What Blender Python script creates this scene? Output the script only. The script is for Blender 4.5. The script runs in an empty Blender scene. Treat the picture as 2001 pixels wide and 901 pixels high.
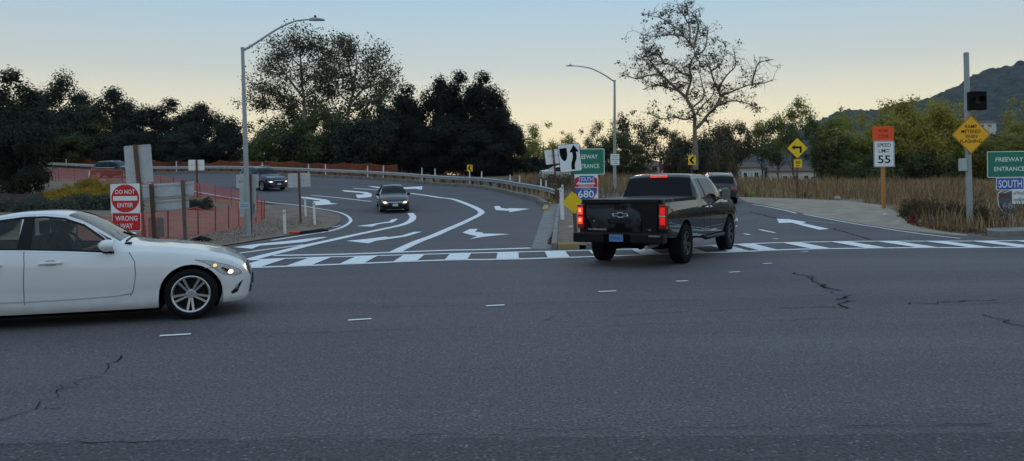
import bpy, bmesh, math, random
import numpy as np
from mathutils import Vector, Matrix
from mathutils.geometry import delaunay_2d_cdt
R = math.radians
rnd = random.Random(7)
SC = bpy.context.scene
COL = SC.collection

# ------------------------------------------------------------------ camera
F, CX, CY, ROLL, EYE = 1500.0, 1000.5, 360.0, R(0.7), 1.72      # in pixels of the 2001 x 901 photograph
cs, sn = math.cos(ROLL), math.sin(ROLL)
cam = bpy.data.cameras.new('camera')
cam.sensor_width = 36.0
cam.lens = 36.0 * F / 2001.0
cam.shift_y = -(450.5 - CY) / 2001.0
cam.clip_start = 0.05
cam.clip_end = 9000
cam_o = bpy.data.objects.new('camera', cam)
COL.objects.link(cam_o)
cam_o.matrix_world = Matrix(((cs, sn, 0, 0), (0, 0, -1, 0), (-sn, cs, 0, EYE), (0, 0, 0, 1)))
SC.camera = cam_o
# ------------------------------------------------------------------ world
world = bpy.data.worlds.new('World')
SC.world = world
world.use_nodes = True
wn = world.node_tree
sky = wn.nodes.new('ShaderNodeTexSky')          # afterglow low in front of the camera
sky.sky_type = 'NISHITA'
sky.sun_disc = False
sky.sun_elevation = R(3.0)
sky.sun_rotation = R(4.0)
sky.dust_density = 0.02
sky.air_density = 1.0
sky.ozone_density = 1.5
wn.links.new(sky.outputs[0], wn.nodes['Background'].inputs[0])
wn.nodes['Background'].inputs[1].default_value = 0.05
geo = wn.nodes.new('ShaderNodeTexCoord')        # and the clear blue dusk dome, the same all the way round
sep = wn.nodes.new('ShaderNodeSeparateXYZ')
dome = wn.nodes.new('ShaderNodeValToRGB')
wn.links.new(geo.outputs['Generated'], sep.inputs[0])
wn.links.new(sep.outputs['Z'], dome.inputs[0])
DOME = ((0.0, (1.0, .74, .40)), (0.085, (.78, .68, .49)), (0.148, (.49, .51, .50)), (0.23, (.34, .49, .61)), (0.5, (.38, .54, .69)), (1.0, (.42, .57, .75)))
while len(dome.color_ramp.elements) < len(DOME): dome.color_ramp.elements.new(0.5)
for e_, (p_, c_) in zip(dome.color_ramp.elements, DOME): e_.position = p_
for e_, (p_, c_) in zip(dome.color_ramp.elements, DOME): e_.position = p_; e_.color = (*c_, 1)
bg2 = wn.nodes.new('ShaderNodeBackground')
wn.links.new(dome.outputs[0], bg2.inputs[0])
addw = wn.nodes.new('ShaderNodeAddShader')
wn.links.new(wn.nodes['Background'].outputs[0], addw.inputs[0]); wn.links.new(bg2.outputs[0], addw.inputs[1])
wn.links.new(addw.outputs[0], wn.nodes['World Output'].inputs[0])
# ------------------------------------------------------------------ the sun, just gone behind the trees
sun = bpy.data.lights.new('sun', 'SUN')
sun.energy = 0.25
sun.angle = R(12)
sun.color = (1.0, 0.78, 0.55)
sun_o = bpy.data.objects.new('sun', sun)
COL.objects.link(sun_o)
sun_o.rotation_euler = Vector((-math.sin(R(4)), -math.cos(R(4)), -math.tan(R(3)))).to_track_quat('-Z', 'Y').to_euler()
SC.view_settings.view_transform = 'Standard'
SC.view_settings.look = 'None'
SC.view_settings.exposure = 0.0
SC.view_settings.gamma = 1.0
SC.render.engine = 'CYCLES'
SC.cycles.max_bounces = 5
SC.cycles.diffuse_bounces = 3
SC.cycles.glossy_bounces = 3
SC.cycles.transparent_max_bounces = 10
SC.cycles.use_denoising = True

# ------------------------------------------------------------------ pixels, distances and the lie of the land
def ray(px, py):
    a = (px - CX) / F; b = -(py - CY) / F
    return a * cs + b * sn, -a * sn + b * cs
def at(px, py, D):
    x, z = ray(px, py)
    return Vector((x * D, D, EYE + z * D))
CTRL = []
for yy in (-30, -10, 2, 10, 17):
    for xx in (-90, -50, -25, -8, 8, 25, 50, 90):
        CTRL.append((xx, yy, 0.0))
for p in ((-30, 24, 0), (-12, 26, 0), (0, 24, 0), (14, 24, 0), (40, 24, 0.05), (-60, 26, 0.1), (1.8, 30, 0.06), (-9, 32, 0), (8, 30, .05),
          (60, 60, .9), (60, 34, .5), (90, 60, 1.0), (21, 33, .40), (25, 55, .85), (40, 110, 1.2), (90, 120, 1.6), (0, 112, 1.9), (-40, 115, 4.6), (-90, 115, 5.5), (-90, 70, 3.2),
          (-60, 45, 1.1), (-120, 90, 5), (120, 90, 1.4), (30, 42, .75), (-90, 30, .3), (-25, 33, .3), (-120, 20, 0), (120, 20, 0)):
    CTRL.append(p)
for (px, py, D) in ((760, 421, 43), (685, 430, 38.6), (651, 412.6, 43.5), (578, 401, 48), (515, 394.6, 50), (440, 385, 53), (222, 353, 67), (82, 352, 71),
                    (513, 430, 40), (1068, 403, 41), (1037, 389, 48), (943, 369, 59), (850, 362, 65.5), (717, 351, 72), (400, 339, 81), (90, 331, 89),
                    (527, 370.5, 59), (205, 348, 78), (180, 414, 38), (40, 400, 45), (100, 362, 58), (1480, 389, 48), (1410, 399, 42.5), (1201, 369, 59),
                    (1560, 385, 51), (1727, 405, 37), (1899, 447, 26.2), (1560, 362, 95), (1100, 345, 100)):
    p = at(px, py, D)
    CTRL.append((p.x, p.y, p.z))
CT = np.array(CTRL)
def _phi(d2):
    return 0.5 * d2 * np.log(d2 + 1e-9)
_n = len(CT)
_d2 = (CT[:, None, 0] - CT[None, :, 0]) ** 2 + (CT[:, None, 1] - CT[None, :, 1]) ** 2
_K = _phi(_d2 / 900.0) + np.eye(_n) * 0.004
_P = np.c_[np.ones(_n), CT[:, :2] / 30.0]
_W = np.linalg.solve(np.block([[_K, _P], [_P.T, np.zeros((3, 3))]]), np.r_[CT[:, 2], 0, 0, 0])
def heights(x, y):
    x = np.asarray(x, float); y = np.asarray(y, float)
    xc = np.clip(x, -118, 118); yc = np.clip(y, -28, 118)
    d2 = ((xc[..., None] - CT[:, 0]) ** 2 + (yc[..., None] - CT[:, 1]) ** 2) / 900.0
    z = _phi(d2) @ _W[:_n] + _W[_n] + _W[_n + 1] * xc / 30 + _W[_n + 2] * yc / 30
    k = np.clip((18 - y) / 4, 0, 1)                       # the crossing street is level
    return z * (1 - k)
def hz(x, y):
    return float(heights(np.array([x]), np.array([y]))[0])
_T = np.concatenate([np.arange(3, 30, 0.05), np.arange(30, 130, 0.1)])
def gnd(px, py):
    """the point of the land that a pixel of the photograph shows"""
    x, z = ray(px, py)
    g = EYE + z * _T - heights(x * _T, _T)
    i = np.nonzero(g <= 0)[0]
    if len(i) == 0:
        t = _T[np.argmin(g)]
    else:
        i = i[0]
        t = _T[i] if i == 0 else _T[i - 1] + (_T[i] - _T[i - 1]) * g[i - 1] / (g[i - 1] - g[i] + 1e-9)
    return (x * t, t)

# ------------------------------------------------------------------ materials
MATS = {}
def mat(name, col, rough=0.6, metal=0.0, var=0.0, scale=4.0, bump=0.0, coat=0.0, spec=0.5, emit=None, estr=0.0, stretch=None, col2=None, island=0.0, bscale=None, coords='Object', contrast=(0.3, 0.7)):
    if name in MATS:
        return MATS[name]
    m = bpy.data.materials.new(name)
    m.use_nodes = True
    nt = m.node_tree; N = nt.nodes; L = nt.links
    b = N['Principled BSDF']
    b.inputs['Base Color'].default_value = (*col, 1)
    b.inputs['Roughness'].default_value = rough
    b.inputs['Metallic'].default_value = metal
    b.inputs['Coat Weight'].default_value = coat
    b.inputs['Coat Roughness'].default_value = 0.04
    b.inputs['Specular IOR Level'].default_value = spec
    if emit:
        b.inputs['Emission Color'].default_value = (*emit, 1)
        b.inputs['Emission Strength'].default_value = estr
    src = None
    if var or bump or col2:
        tc = N.new('ShaderNodeTexCoord'); mp = N.new('ShaderNodeMapping')
        if stretch: mp.inputs['Scale'].default_value = stretch
        L.new(tc.outputs[coords], mp.inputs[0])
        nz = N.new('ShaderNodeTexNoise'); nz.inputs['Scale'].default_value = scale; nz.inputs['Detail'].default_value = 6; nz.inputs['Roughness'].default_value = 0.65
        L.new(mp.outputs[0], nz.inputs['Vector'])
        if col2 or var:
            c2 = col2 or tuple(c * (1 - var) for c in col)
            c1 = col if col2 else tuple(min(1, c * (1 + var)) for c in col)
            r = N.new('ShaderNodeValToRGB')
            r.color_ramp.elements[0].position = contrast[0]; r.color_ramp.elements[1].position = contrast[1]
            r.color_ramp.elements[0].color = (*c2, 1); r.color_ramp.elements[1].color = (*c1, 1)
            L.new(nz.outputs[0], r.inputs[0]); src = r.outputs[0]
        if bump:
            n2 = N.new('ShaderNodeTexNoise'); n2.inputs['Scale'].default_value = bscale or scale * 6; n2.inputs['Detail'].default_value = 4
            L.new(tc.outputs[coords], n2.inputs['Vector'])
            bp = N.new('ShaderNodeBump'); bp.inputs['Strength'].default_value = bump; bp.inputs['Distance'].default_value = 0.02
            L.new(n2.outputs[0], bp.inputs['Height']); L.new(bp.outputs[0], b.inputs['Normal'])
    if island:
        g = N.new('ShaderNodeNewGeometry'); hs = N.new('ShaderNodeHueSaturation')
        mr = N.new('ShaderNodeMapRange'); mr.inputs[3].default_value = 1 - island; mr.inputs[4].default_value = 1 + island
        L.new(g.outputs['Random Per Island'], mr.inputs[0]); L.new(mr.outputs[0], hs.inputs['Value'])
        mh = N.new('ShaderNodeMapRange'); mh.inputs[3].default_value = 0.485; mh.inputs[4].default_value = 0.515
        L.new(g.outputs['Random Per Island'], mh.inputs[0]); L.new(mh.outputs[0], hs.inputs['Hue'])
        if src: L.new(src, hs.inputs['Color'])
        else: hs.inputs['Color'].default_value = (*col, 1)
        src = hs.outputs[0]
    if src: L.new(src, b.inputs['Base Color'])
    MATS[name] = m
    return m
def glass(name, tintc, refl=1.0):
    if name in MATS: return MATS[name]
    m = bpy.data.materials.new(name); m.use_nodes = True
    N = m.node_tree.nodes; L = m.node_tree.links
    N.remove(N['Principled BSDF'])
    t = N.new('ShaderNodeBsdfTransparent'); t.inputs[0].default_value = (*tintc, 1)
    g = N.new('ShaderNodeBsdfGlossy'); g.inputs['Roughness'].default_value = 0.02
    f = N.new('ShaderNodeFresnel'); f.inputs[0].default_value = 1.5
    mx = N.new('ShaderNodeMixShader')
    L.new(f.outputs[0], mx.inputs[0]); L.new(t.outputs[0], mx.inputs[1]); L.new(g.outputs[0], mx.inputs[2])
    L.new(mx.outputs[0], N['Material Output'].inputs[0])
    MATS[name] = m
    return m
def leafmat(name, col, col2, island=0.35, trans=0.25):
    """foliage: a little light comes through each leaf"""
    if name in MATS: return MATS[name]
    m = mat(name, col, rough=0.6, col2=col2, scale=0.45, island=island, spec=0.2)
    N = m.node_tree.nodes; L = m.node_tree.links
    b = N['Principled BSDF']
    t = N.new('ShaderNodeBsdfTranslucent'); t.inputs[0].default_value = (col[0] * 1.3, col[1] * 1.3, col[2] * 0.8, 1)
    mx = N.new('ShaderNodeMixShader'); mx.inputs[0].default_value = trans
    L.new(b.outputs[0], mx.inputs[1]); L.new(t.outputs[0], mx.inputs[2]); L.new(mx.outputs[0], N['Material Output'].inputs[0])
    return m

# ------------------------------------------------------------------ mesh tools
class MB:
    """collects shapes; build() links them as one mesh object"""
    def __init__(s): s.v = []; s.f = []
    def add(s, vs, fs):
        o = len(s.v); s.v += [tuple(p) for p in vs]; s.f += [tuple(i + o for i in f) for f in fs]
        return s
    def box(s, c, d, rz=0.0, M=None):
        x, y, z = d[0] / 2, d[1] / 2, d[2] / 2
        vs = [Vector((sx * x, sy * y, sz * z)) for sz in (-1, 1) for sx, sy in ((-1, -1), (1, -1), (1, 1), (-1, 1))]
        if rz: vs = [Matrix.Rotation(rz, 3, 'Z') @ p for p in vs]
        if M: vs = [M @ p for p in vs]
        vs = [p + Vector(c) for p in vs]
        return s.add(vs, [(3, 2, 1, 0), (4, 5, 6, 7), (0, 1, 5, 4), (1, 2, 6, 5), (2, 3, 7, 6), (3, 0, 4, 7)])
    def prism(s, pts, y0, y1):
        """outline in x,z pulled along y (y0 is the front)"""
        n = len(pts)
        a = sum(pts[i][0] * pts[(i + 1) % n][1] - pts[(i + 1) % n][0] * pts[i][1] for i in range(n))
        if a < 0: pts = pts[::-1]
        vs = [(p[0], y0, p[1]) for p in pts] + [(p[0], y1, p[1]) for p in pts]
        return s.add(vs, [tuple(range(n)), tuple(range(2 * n - 1, n - 1, -1))] + [(i, i + n, (i + 1) % n + n, (i + 1) % n) for i in range(n)])
    def tube(s, pts, rad, n=6, cap=True):
        pts = [Vector(p) for p in pts]
        if not hasattr(rad, '__len__'): rad = [rad] * len(pts)
        o = len(s.v); up = Vector((0.13, 0.31, 0.94))
        for i, p in enumerate(pts):
            t = (pts[min(i + 1, len(pts) - 1)] - pts[max(i - 1, 0)])
            t = t.normalized() if t.length > 1e-9 else Vector((0, 0, 1))
            u = t.cross(up)
            if u.length < 0.2: u = t.cross(Vector((1, 0, 0)))
            u.normalize(); w = t.cross(u)
            for k in range(n):
                a = 2 * math.pi * k / n
                s.v.append(tuple(p + (u * math.cos(a) + w * math.sin(a)) * rad[i]))
        for i in range(len(pts) - 1):
            for k in range(n):
                k2 = (k + 1) % n
                s.f.append((o + i * n + k, o + (i + 1) * n + k, o + (i + 1) * n + k2, o + i * n + k2))
        if cap:
            s.f.append(tuple(o + k for k in range(n)))
            s.f.append(tuple(o + (len(pts) - 1) * n + k for k in range(n - 1, -1, -1)))
        return s
    def lathe_y(s, prof, n=32, c=(0, 0, 0)):
        """profile of (radius, y) turned round the y axis"""
        o = len(s.v)
        for r, y in prof:
            for k in range(n):
                a = 2 * math.pi * k / n
                s.v.append((c[0] + r * math.cos(a), c[1] + y, c[2] + r * math.sin(a)))
        for i in range(len(prof) - 1):
            for k in range(n):
                k2 = (k + 1) % n
                s.f.append((o + i * n + k, o + i * n + k2, o + (i + 1) * n + k2, o + (i + 1) * n + k))
        return s
    def build(s, name, m, parent=None, smooth=False, angle=40, label=None, bevel=0.0):
        me = bpy.data.meshes.new(name)
        me.from_pydata(s.v, [], s.f)
        if bevel:
            bm = bmesh.new(); bm.from_mesh(me)
            bmesh.ops.bevel(bm, geom=bm.edges[:], offset=bevel, segments=2, affect='EDGES', profile=0.6)
            bm.to_mesh(me); bm.free()
        if smooth:
            me.shade_smooth()
            me.set_sharp_from_angle(angle=R(angle))
        return link(name, me, m, parent, label)
def link(name, me, m, parent=None, label=None):
    if m is not None and not me.materials: me.materials.append(m)
    o = bpy.data.objects.new(name, me); COL.objects.link(o)
    if parent: o.parent = parent
    if label: o['label'] = label
    return o
def tag(o, label=None, cat=None, group=None, kind=None):
    if label: o['label'] = label
    if cat: o['category'] = cat
    if group: o['group'] = group
    if kind: o['kind'] = kind
    return o
def thing(name, label, cat, loc=(0, 0, 0), rot=(0, 0, 0), group=None):
    o = bpy.data.objects.new(name, None); COL.objects.link(o)
    o.empty_display_size = 0.2
    o.location = loc; o.rotation_euler = rot
    return tag(o, label, cat, group)
def copy_tree(o, parent=None):
    c = o.copy(); COL.objects.link(c); c.parent = parent
    for ch in list(o.children): copy_tree(ch, c)
    return c
def fast_mesh(name, V, Fc):
    """numpy vertices (n,3) and faces (m,k)"""
    me = bpy.data.meshes.new(name)
    V = np.ascontiguousarray(V, dtype=np.float32); Fc = np.ascontiguousarray(Fc, dtype=np.int32)
    k = Fc.shape[1]
    me.vertices.add(len(V)); me.vertices.foreach_set('co', V.ravel())
    me.loops.add(Fc.size); me.loops.foreach_set('vertex_index', Fc.ravel())
    me.polygons.add(len(Fc)); me.polygons.foreach_set('loop_start', np.arange(len(Fc), dtype=np.int32) * k)
    me.update(calc_edges=True); me.validate()
    return me
def resample(pts, step, closed=False):
    P = [Vector(p[:2]) for p in pts]
    if closed: P = P + [P[0]]
    out = []
    for a, b in zip(P[:-1], P[1:]):
        n = max(1, int(math.ceil((b - a).length / step)))
        out += [a.lerp(b, i / n) for i in range(n)]
    if not closed: out.append(P[-1])
    return out
def smooth_line(pts, n=6):
    """Catmull-Rom through 2-D or 3-D points"""
    P = [np.array(p, float) for p in pts]
    P = [2 * P[0] - P[1]] + P + [2 * P[-1] - P[-2]]
    out = []
    for i in range(1, len(P) - 2):
        for k in range(n):
            t = k / n
            out.append(tuple(0.5 * (2 * P[i] + (P[i + 1] - P[i - 1]) * t + (2 * P[i - 1] - 5 * P[i] + 4 * P[i + 1] - P[i + 2]) * t * t + (3 * P[i] - P[i - 1] - 3 * P[i + 1] + P[i + 2]) * t ** 3)))
    out.append(tuple(P[-2]))
    return out
def inside(poly, X, Y):
    res = np.zeros(X.shape, bool); n = len(poly)
    for i in range(n):
        x1, y1 = poly[i][:2]; x2, y2 = poly[(i + 1) % n][:2]
        if y1 == y2: continue
        c = ((y1 > Y) != (y2 > Y)) & (X < (x2 - x1) * (Y - y1) / (y2 - y1) + x1)
        res ^= c
    return res
def cdt(poly, step):
    """triangulate an outline with points inside"""
    B = resample(poly, step, True)
    xs = [p[0] for p in B]; ys = [p[1] for p in B]
    gx, gy = np.meshgrid(np.arange(min(xs) + step / 2, max(xs), step), np.arange(min(ys) + step / 2, max(ys), step))
    ins = inside(B, gx.ravel(), gy.ravel())
    pts = list(B) + [Vector((float(a), float(b))) for a, b in zip(gx.ravel()[ins], gy.ravel()[ins])]
    n = len(B)
    r = delaunay_2d_cdt(pts, [(i, (i + 1) % n) for i in range(n)], [], 1, 1e-4)
    return r[0], r[2]
def drape(name, poly, m, parent=None, step=0.8, up=0.0, skirt=0.0):
    """a sheet with this outline laid on the land"""
    v2, f = cdt(poly, step)
    X = np.array([p[0] for p in v2]); Y = np.array([p[1] for p in v2])
    Z = heights(X, Y) + up
    me = bpy.data.meshes.new(name)
    vs = list(zip(X.tolist(), Y.tolist(), Z.tolist()))
    fs = []
    for t in f:
        a, b, c = (v2[i] for i in t[:3])
        fs.append(tuple(t) if (b[0] - a[0]) * (c[1] - a[1]) - (b[1] - a[1]) * (c[0] - a[0]) > 0 else tuple(reversed(t)))
    me.from_pydata(vs, [], fs)
    me.shade_smooth()
    return link(name, me, m, parent)
def ribbon_poly(pts, w):
    P = [Vector(p[:2]) for p in pts]
    l, r = [], []
    for i, p in enumerate(P):
        t = (P[min(i + 1, len(P) - 1)] - P[max(i - 1, 0)]).normalized()
        n = Vector((-t.y, t.x)); ww = w[i] if hasattr(w, '__len__') else w
        l.append(p + n * ww / 2); r.append(p - n * ww / 2)
    return l, r
def line_mark(name, pts, w, m, parent, up=0.012, step=0.6):
    """a painted line laid on the land"""
    P = resample(pts, step)
    l, r = ribbon_poly(P, w)
    n = len(P); A = l + r
    X = np.array([p[0] for p in A]); Y = np.array([p[1] for p in A]); Z = heights(X, Y) + up
    me = bpy.data.meshes.new(name)
    me.from_pydata(list(zip(X.tolist(), Y.tolist(), Z.tolist())), [], [(i + n, i + n + 1, i + 1, i) for i in range(n - 1)])
    return link(name, me, m, parent)
# lettering: all words are made into meshes once
WORDS = {}
def words(lst):
    objs = []
    for key, txt, off in lst:
        c = bpy.data.curves.new('t', 'FONT'); c.body = txt; c.align_x = 'CENTER'; c.align_y = 'CENTER'; c.size = 1.0
        c.extrude = 0.0; c.offset = off; c.resolution_u = 3
        o = bpy.data.objects.new('t', c); COL.objects.link(o); objs.append((key, o))
    dg = bpy.context.evaluated_depsgraph_get()
    for key, o in objs:
        me = bpy.data.meshes.new_from_object(o.evaluated_get(dg))
        co = np.zeros(len(me.vertices) * 3, np.float32); me.vertices.foreach_get('co', co); co = co.reshape(-1, 3)
        tris = []
        me.calc_loop_triangles()
        for t in me.loop_triangles: tris.append(tuple(t.vertices))
        mn, mxx = co.min(0), co.max(0)
        co[:, 0] -= (mn[0] + mxx[0]) / 2; co[:, 1] -= (mn[1] + mxx[1]) / 2
        WORDS[key] = (co[:, :2] , tris, mxx[0] - mn[0], mxx[1] - mn[1])
        bpy.data.objects.remove(o); bpy.data.meshes.remove(me)
def lettering(key, cx, cz, width, height, y, m, parent, name='lettering', M=None):
    co, tris, w, h = WORDS[key]
    vs = [(cx + p[0] * width / w, y, cz + p[1] * height / h) for p in co]
    if M: vs = [tuple(M @ Vector(v)) for v in vs]
    return MB().add(vs, tris).build(name, m, parent)
words([(w, w, 0.012) for w in ('DO NOT', 'ENTER', 'WRONG', 'WAY', 'FREEWAY', 'ENTRANCE', 'SOUTH', 'INTERSTATE', 'CALIFORNIA', '680', 'RAMP', 'METERED', 'WHEN', 'FLASHING', 'WORK', 'ZONE',
       'SPEED', 'LIMIT', '55', '30', 'MPH', 'PEDESTRIANS', 'BICYCLES', 'MOTOR-DRIVEN', 'CYCLES', 'PROHIBITED', 'SILVERADO', 'LT', '773-451')])
# ================================================================== the setting
def asphalt_mat(name, c1, c2, speck=0.10):
    m = mat(name, c1, rough=0.78, spec=0.35)
    N = m.node_tree.nodes; L = m.node_tree.links; b = N['Principled BSDF']
    tc = N.new('ShaderNodeTexCoord')
    def noise(scale, det=4, st=None, ro=0.6):
        mp = N.new('ShaderNodeMapping')
        if st: mp.inputs['Scale'].default_value = st
        L.new(tc.outputs['Object'], mp.inputs[0])
        n = N.new('ShaderNodeTexNoise'); n.inputs['Scale'].default_value = scale; n.inputs['Detail'].default_value = det; n.inputs['Roughness'].default_value = ro
        L.new(mp.outputs[0], n.inputs[0]); return n.outputs[0]
    def mixc(fac, a, bcol, kind='MIX'):
        x = N.new('ShaderNodeMix'); x.data_type = 'RGBA'; x.blend_type = kind
        if isinstance(fac, float): x.inputs[0].default_value = fac
        else: L.new(fac, x.inputs[0])
        for s, i in ((a, 6), (bcol, 7)):
            if isinstance(s, tuple): x.inputs[i].default_value = (*s, 1)
            else: L.new(s, x.inputs[i])
        return x.outputs[2]
    def ramp(f, p0, p1, v0=0.0, v1=1.0):
        r = N.new('ShaderNodeMapRange'); r.inputs[1].default_value = p0; r.inputs[2].default_value = p1; r.inputs[3].default_value = v0; r.inputs[4].default_value = v1
        L.new(f, r.inputs[0]); return r.outputs[0]
    big = noise(0.35, 5, (0.25, 1.0, 1.0))                 # wheel tracks and old patches drawn out along the street
    col = mixc(ramp(big, 0.35, 0.65), c2, c1)
    stain = noise(0.9, 6, (0.5, 1.2, 1), 0.7)
    col = mixc(ramp(stain, 0.62, 0.8, 0, 0.35), col, tuple(c * 0.55 for c in c1))
    mott = noise(9, 3)
    col = mixc(ramp(mott, 0.3, 0.7), mixc(1.0, col, (0.84, 0.84, 0.84), 'MULTIPLY'), mixc(1.0, col, (1.14, 1.14, 1.14), 'MULTIPLY'))
    trk = noise(0.16, 3, (0.10, 2.2, 1))                 # wheel tracks, polished and oily
    col = mixc(ramp(trk, 0.46, 0.58, 0, 0.45), col, tuple(c * 0.62 for c in c1))
    drip = noise(2.6, 2, (0.45, 1.0, 1))
    col = mixc(ramp(drip, 0.70, 0.76, 0, 0.5), col, tuple(c * 0.42 for c in c1))
    grit = noise(38, 3); vor = N.new('ShaderNodeTexVoronoi'); vor.inputs['Scale'].default_value = 55
    L.new(tc.outputs['Object'], vor.inputs['Vector'])
    col = mixc(ramp(grit, 0.36, 0.64, 0, 0.9), mixc(1.0, col, (0.50, 0.50, 0.50), 'MULTIPLY'), mixc(1.0, col, (1.45, 1.45, 1.45), 'MULTIPLY'))
    sp = N.new('ShaderNodeTexWhiteNoise'); L.new(vor.outputs['Position'], sp.inputs['Vector'])
    col = mixc(ramp(sp.outputs['Value'], 0.975, 0.99, 0, 0.5), col, (0.32, 0.31, 0.30))      # pale stones in the mix
    L.new(col, b.inputs['Base Color'])
    bp = N.new('ShaderNodeBump'); bp.inputs['Strength'].default_value = 0.5; bp.inputs['Distance'].default_value = 0.008
    L.new(grit, bp.inputs['Height']); L.new(bp.outputs[0], b.inputs['Normal'])
    return m
M_ASPH = asphalt_mat('asphalt', (0.143, 0.126, 0.134), (0.108, 0.096, 0.102))
M_ASPH2 = asphalt_mat('asphalt_older', (0.100, 0.088, 0.094), (0.078, 0.069, 0.074))
M_SHLD = mat('shoulder_grit', (0.44, 0.35, 0.265), rough=0.95, col2=(0.26, 0.205, 0.16), scale=1.2, bump=0.5, bscale=30)
M_DIRT = mat('dirt', (0.27, 0.195, 0.145), rough=0.95, col2=(0.15, 0.108, 0.080), scale=1.6, bump=0.8, bscale=18, contrast=(0.35, 0.65))
M_GROUND = mat('dry_ground', (0.25, 0.185, 0.115), rough=0.95, col2=(0.14, 0.105, 0.068), scale=0.7, bump=0.6, bscale=9)
M_CONC = mat('concrete', (0.30, 0.285, 0.265), rough=0.9, col2=(0.17, 0.16, 0.15), scale=2.2, bump=0.35, bscale=30)
M_CONC2 = mat('old_concrete', (0.25, 0.235, 0.21), rough=0.92, col2=(0.11, 0.10, 0.09), scale=3.0, bump=0.5, bscale=25)
M_YKERB = mat('yellow_kerb_paint', (0.55, 0.33, 0.10), rough=0.8, col2=(0.34, 0.23, 0.11), scale=5, bump=0.3)
def paint_mat():
    m = mat('road_paint', (0.80, 0.82, 0.84), rough=0.65)
    N = m.node_tree.nodes; L = m.node_tree.links; b = N['Principled BSDF']
    tc = N.new('ShaderNodeTexCoord'); n = N.new('ShaderNodeTexNoise'); n.inputs['Scale'].default_value = 7; n.inputs['Detail'].default_value = 8; n.inputs['Roughness'].default_value = 0.75
    L.new(tc.outputs['Object'], n.inputs[0])
    r = N.new('ShaderNodeValToRGB'); r.color_ramp.elements[0].position = 0.30; r.color_ramp.elements[1].position = 0.45
    r.color_ramp.elements[0].color = (0.30, 0.30, 0.31, 1); r.color_ramp.elements[1].color = (0.88, 0.89, 0.90, 1)
    L.new(n.outputs[0], r.inputs[0]); L.new(r.outputs[0], b.inputs['Base Color'])
    return m
M_PAINT = paint_mat()
M_OLDPAINT = mat('worn_paint', (0.34, 0.34, 0.34), rough=0.8, col2=(0.13, 0.13, 0.135), scale=6)
M_CRACK = mat('crack', (0.022, 0.021, 0.022), rough=1.0, spec=0.05)

# ground: one sheet out to the horizon, fine near by
ax = np.concatenate([[-6000, -3000, -1500, -700, -350, -200, -150], np.arange(-120, 120.1, 1.5), [150, 200, 350, 700, 1500, 3000, 6000]])
ay = np.concatenate([[-6000, -2500, -800, -300, -120, -60, -40], np.arange(-30, 120.1, 1.5), [150, 200, 320, 600, 1200, 3000, 7000]])
gx, gy = np.meshgrid(ax, ay)
gz = heights(gx.ravel(), gy.ravel()) - 0.045
V = np.c_[gx.ravel(), gy.ravel(), gz]
nx = len(ax)
ii = np.arange(len(ay) - 1)[:, None] * nx + np.arange(nx - 1)[None, :]
ii = ii.ravel()
me = fast_mesh('ground', V, np.c_[ii, ii + 1, ii + nx + 1, ii + nx]); me.shade_smooth()
tag(link('ground', me, M_GROUND), 'dry earth and straw coloured ground around the ramps', kind='structure')

Z4 = lambda x, y: gnd(440 + x / 3.605, 280 + y / 3.605)
Z6 = lambda x, y: gnd(850 + x / 4.29, 320 + y / 4.29)
ZR = lambda x, y: gnd(1380 + x / 3.222, 360 + y / 3.222)
ZL = lambda x, y: gnd(x / 2.001, 560 + y / 2.001)
ZQ = lambda x, y: gnd(1000 + x / 1.999, 500 + y / 1.999)

outer = [at(px, py, D).xy for px, py, D in ((1068, 403, 41), (1037, 389, 48), (943, 369, 59), (850, 362, 65.5), (717, 351, 72), (400, 339, 81), (90, 331, 89))]
outer = [tuple(p) for p in outer] + [(-95, 101)]
outer_s = smooth_line(outer, 8)
inner_px = [Z4(330, 686), Z4(560, 648), Z4(700, 627), Z4(800, 602), Z4(860, 573), Z4(885, 545), Z4(870, 520), Z4(830, 497), Z4(760, 478), Z4(650, 460)]
inner = inner_px + [tuple(at(px, py, D).xy) for px, py, D in ((578, 401, 48), (515, 394.6, 50), (440, 385, 53), (330, 370, 59), (222, 353, 67), (82, 348, 74))] + [(-95, 88)]
inner_s = smooth_line(inner, 5)
# asphalt edge is a step behind the white edge line
l_, r_ = ribbon_poly(inner_s, 0.9)
edge_in = [tuple(p) for p in l_]
near_corner = gnd(440, 481)
gut0, gut1 = Z6(805, 716), Z6(918, 345)
gut_left = [Z6(805, 716), Z6(842, 610), Z6(880, 500), Z6(908, 420), Z6(922, 372)]
kerb_front_l = Z6(1000, 716); kerb_front_r = Z6(1290, 716)
shoulder_far = [ZR(1780, 342), ZR(1650, 318), ZR(1480, 297), ZR(1330, 268), ZR(1270, 235), ZR(1215, 185), ZR(1105, 133), ZR(900, 106), ZR(600, 91), ZR(330, 84), ZR(200, 81)]
side_r = ZR(2001, 318)
gore_r = [kerb_front_r, (4.05, 26), (4.2, 34), (4.4, 41), (3.9, 47), (1.4, 55), (-2.5, 62)]
road_outline = [(-95, -12), (95, -12), (95, 30), (side_r[0] + 6, side_r[1] + 0.9), side_r] + shoulder_far + \
    [(8.2, 54.5), (4.5, 60), (0.5, 66), (-3.5, 71)] + gore_r[::-1] + [kerb_front_l, gut_left[0]] + gut_left[1:] + outer_s + [(-95, 88.4)] + edge_in[::-1] + \
    [near_corner, (near_corner[0] - 3, near_corner[1] - 0.8), (-30, 19.5), (-95, 16)]
road = drape('road', road_outline, M_ASPH, step=0.9)
tag(road, 'grey asphalt of the street and the two freeway ramps', kind='structure')
drape('older_asphalt', [(-60, -11), (60, -11), (60, 5.35), (20, 5.3), (2, 5.18), (-2, 5.22), (-8, 5.1), (-60, 5.0)], M_ASPH2, road, 0.9, 0.005)
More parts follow.
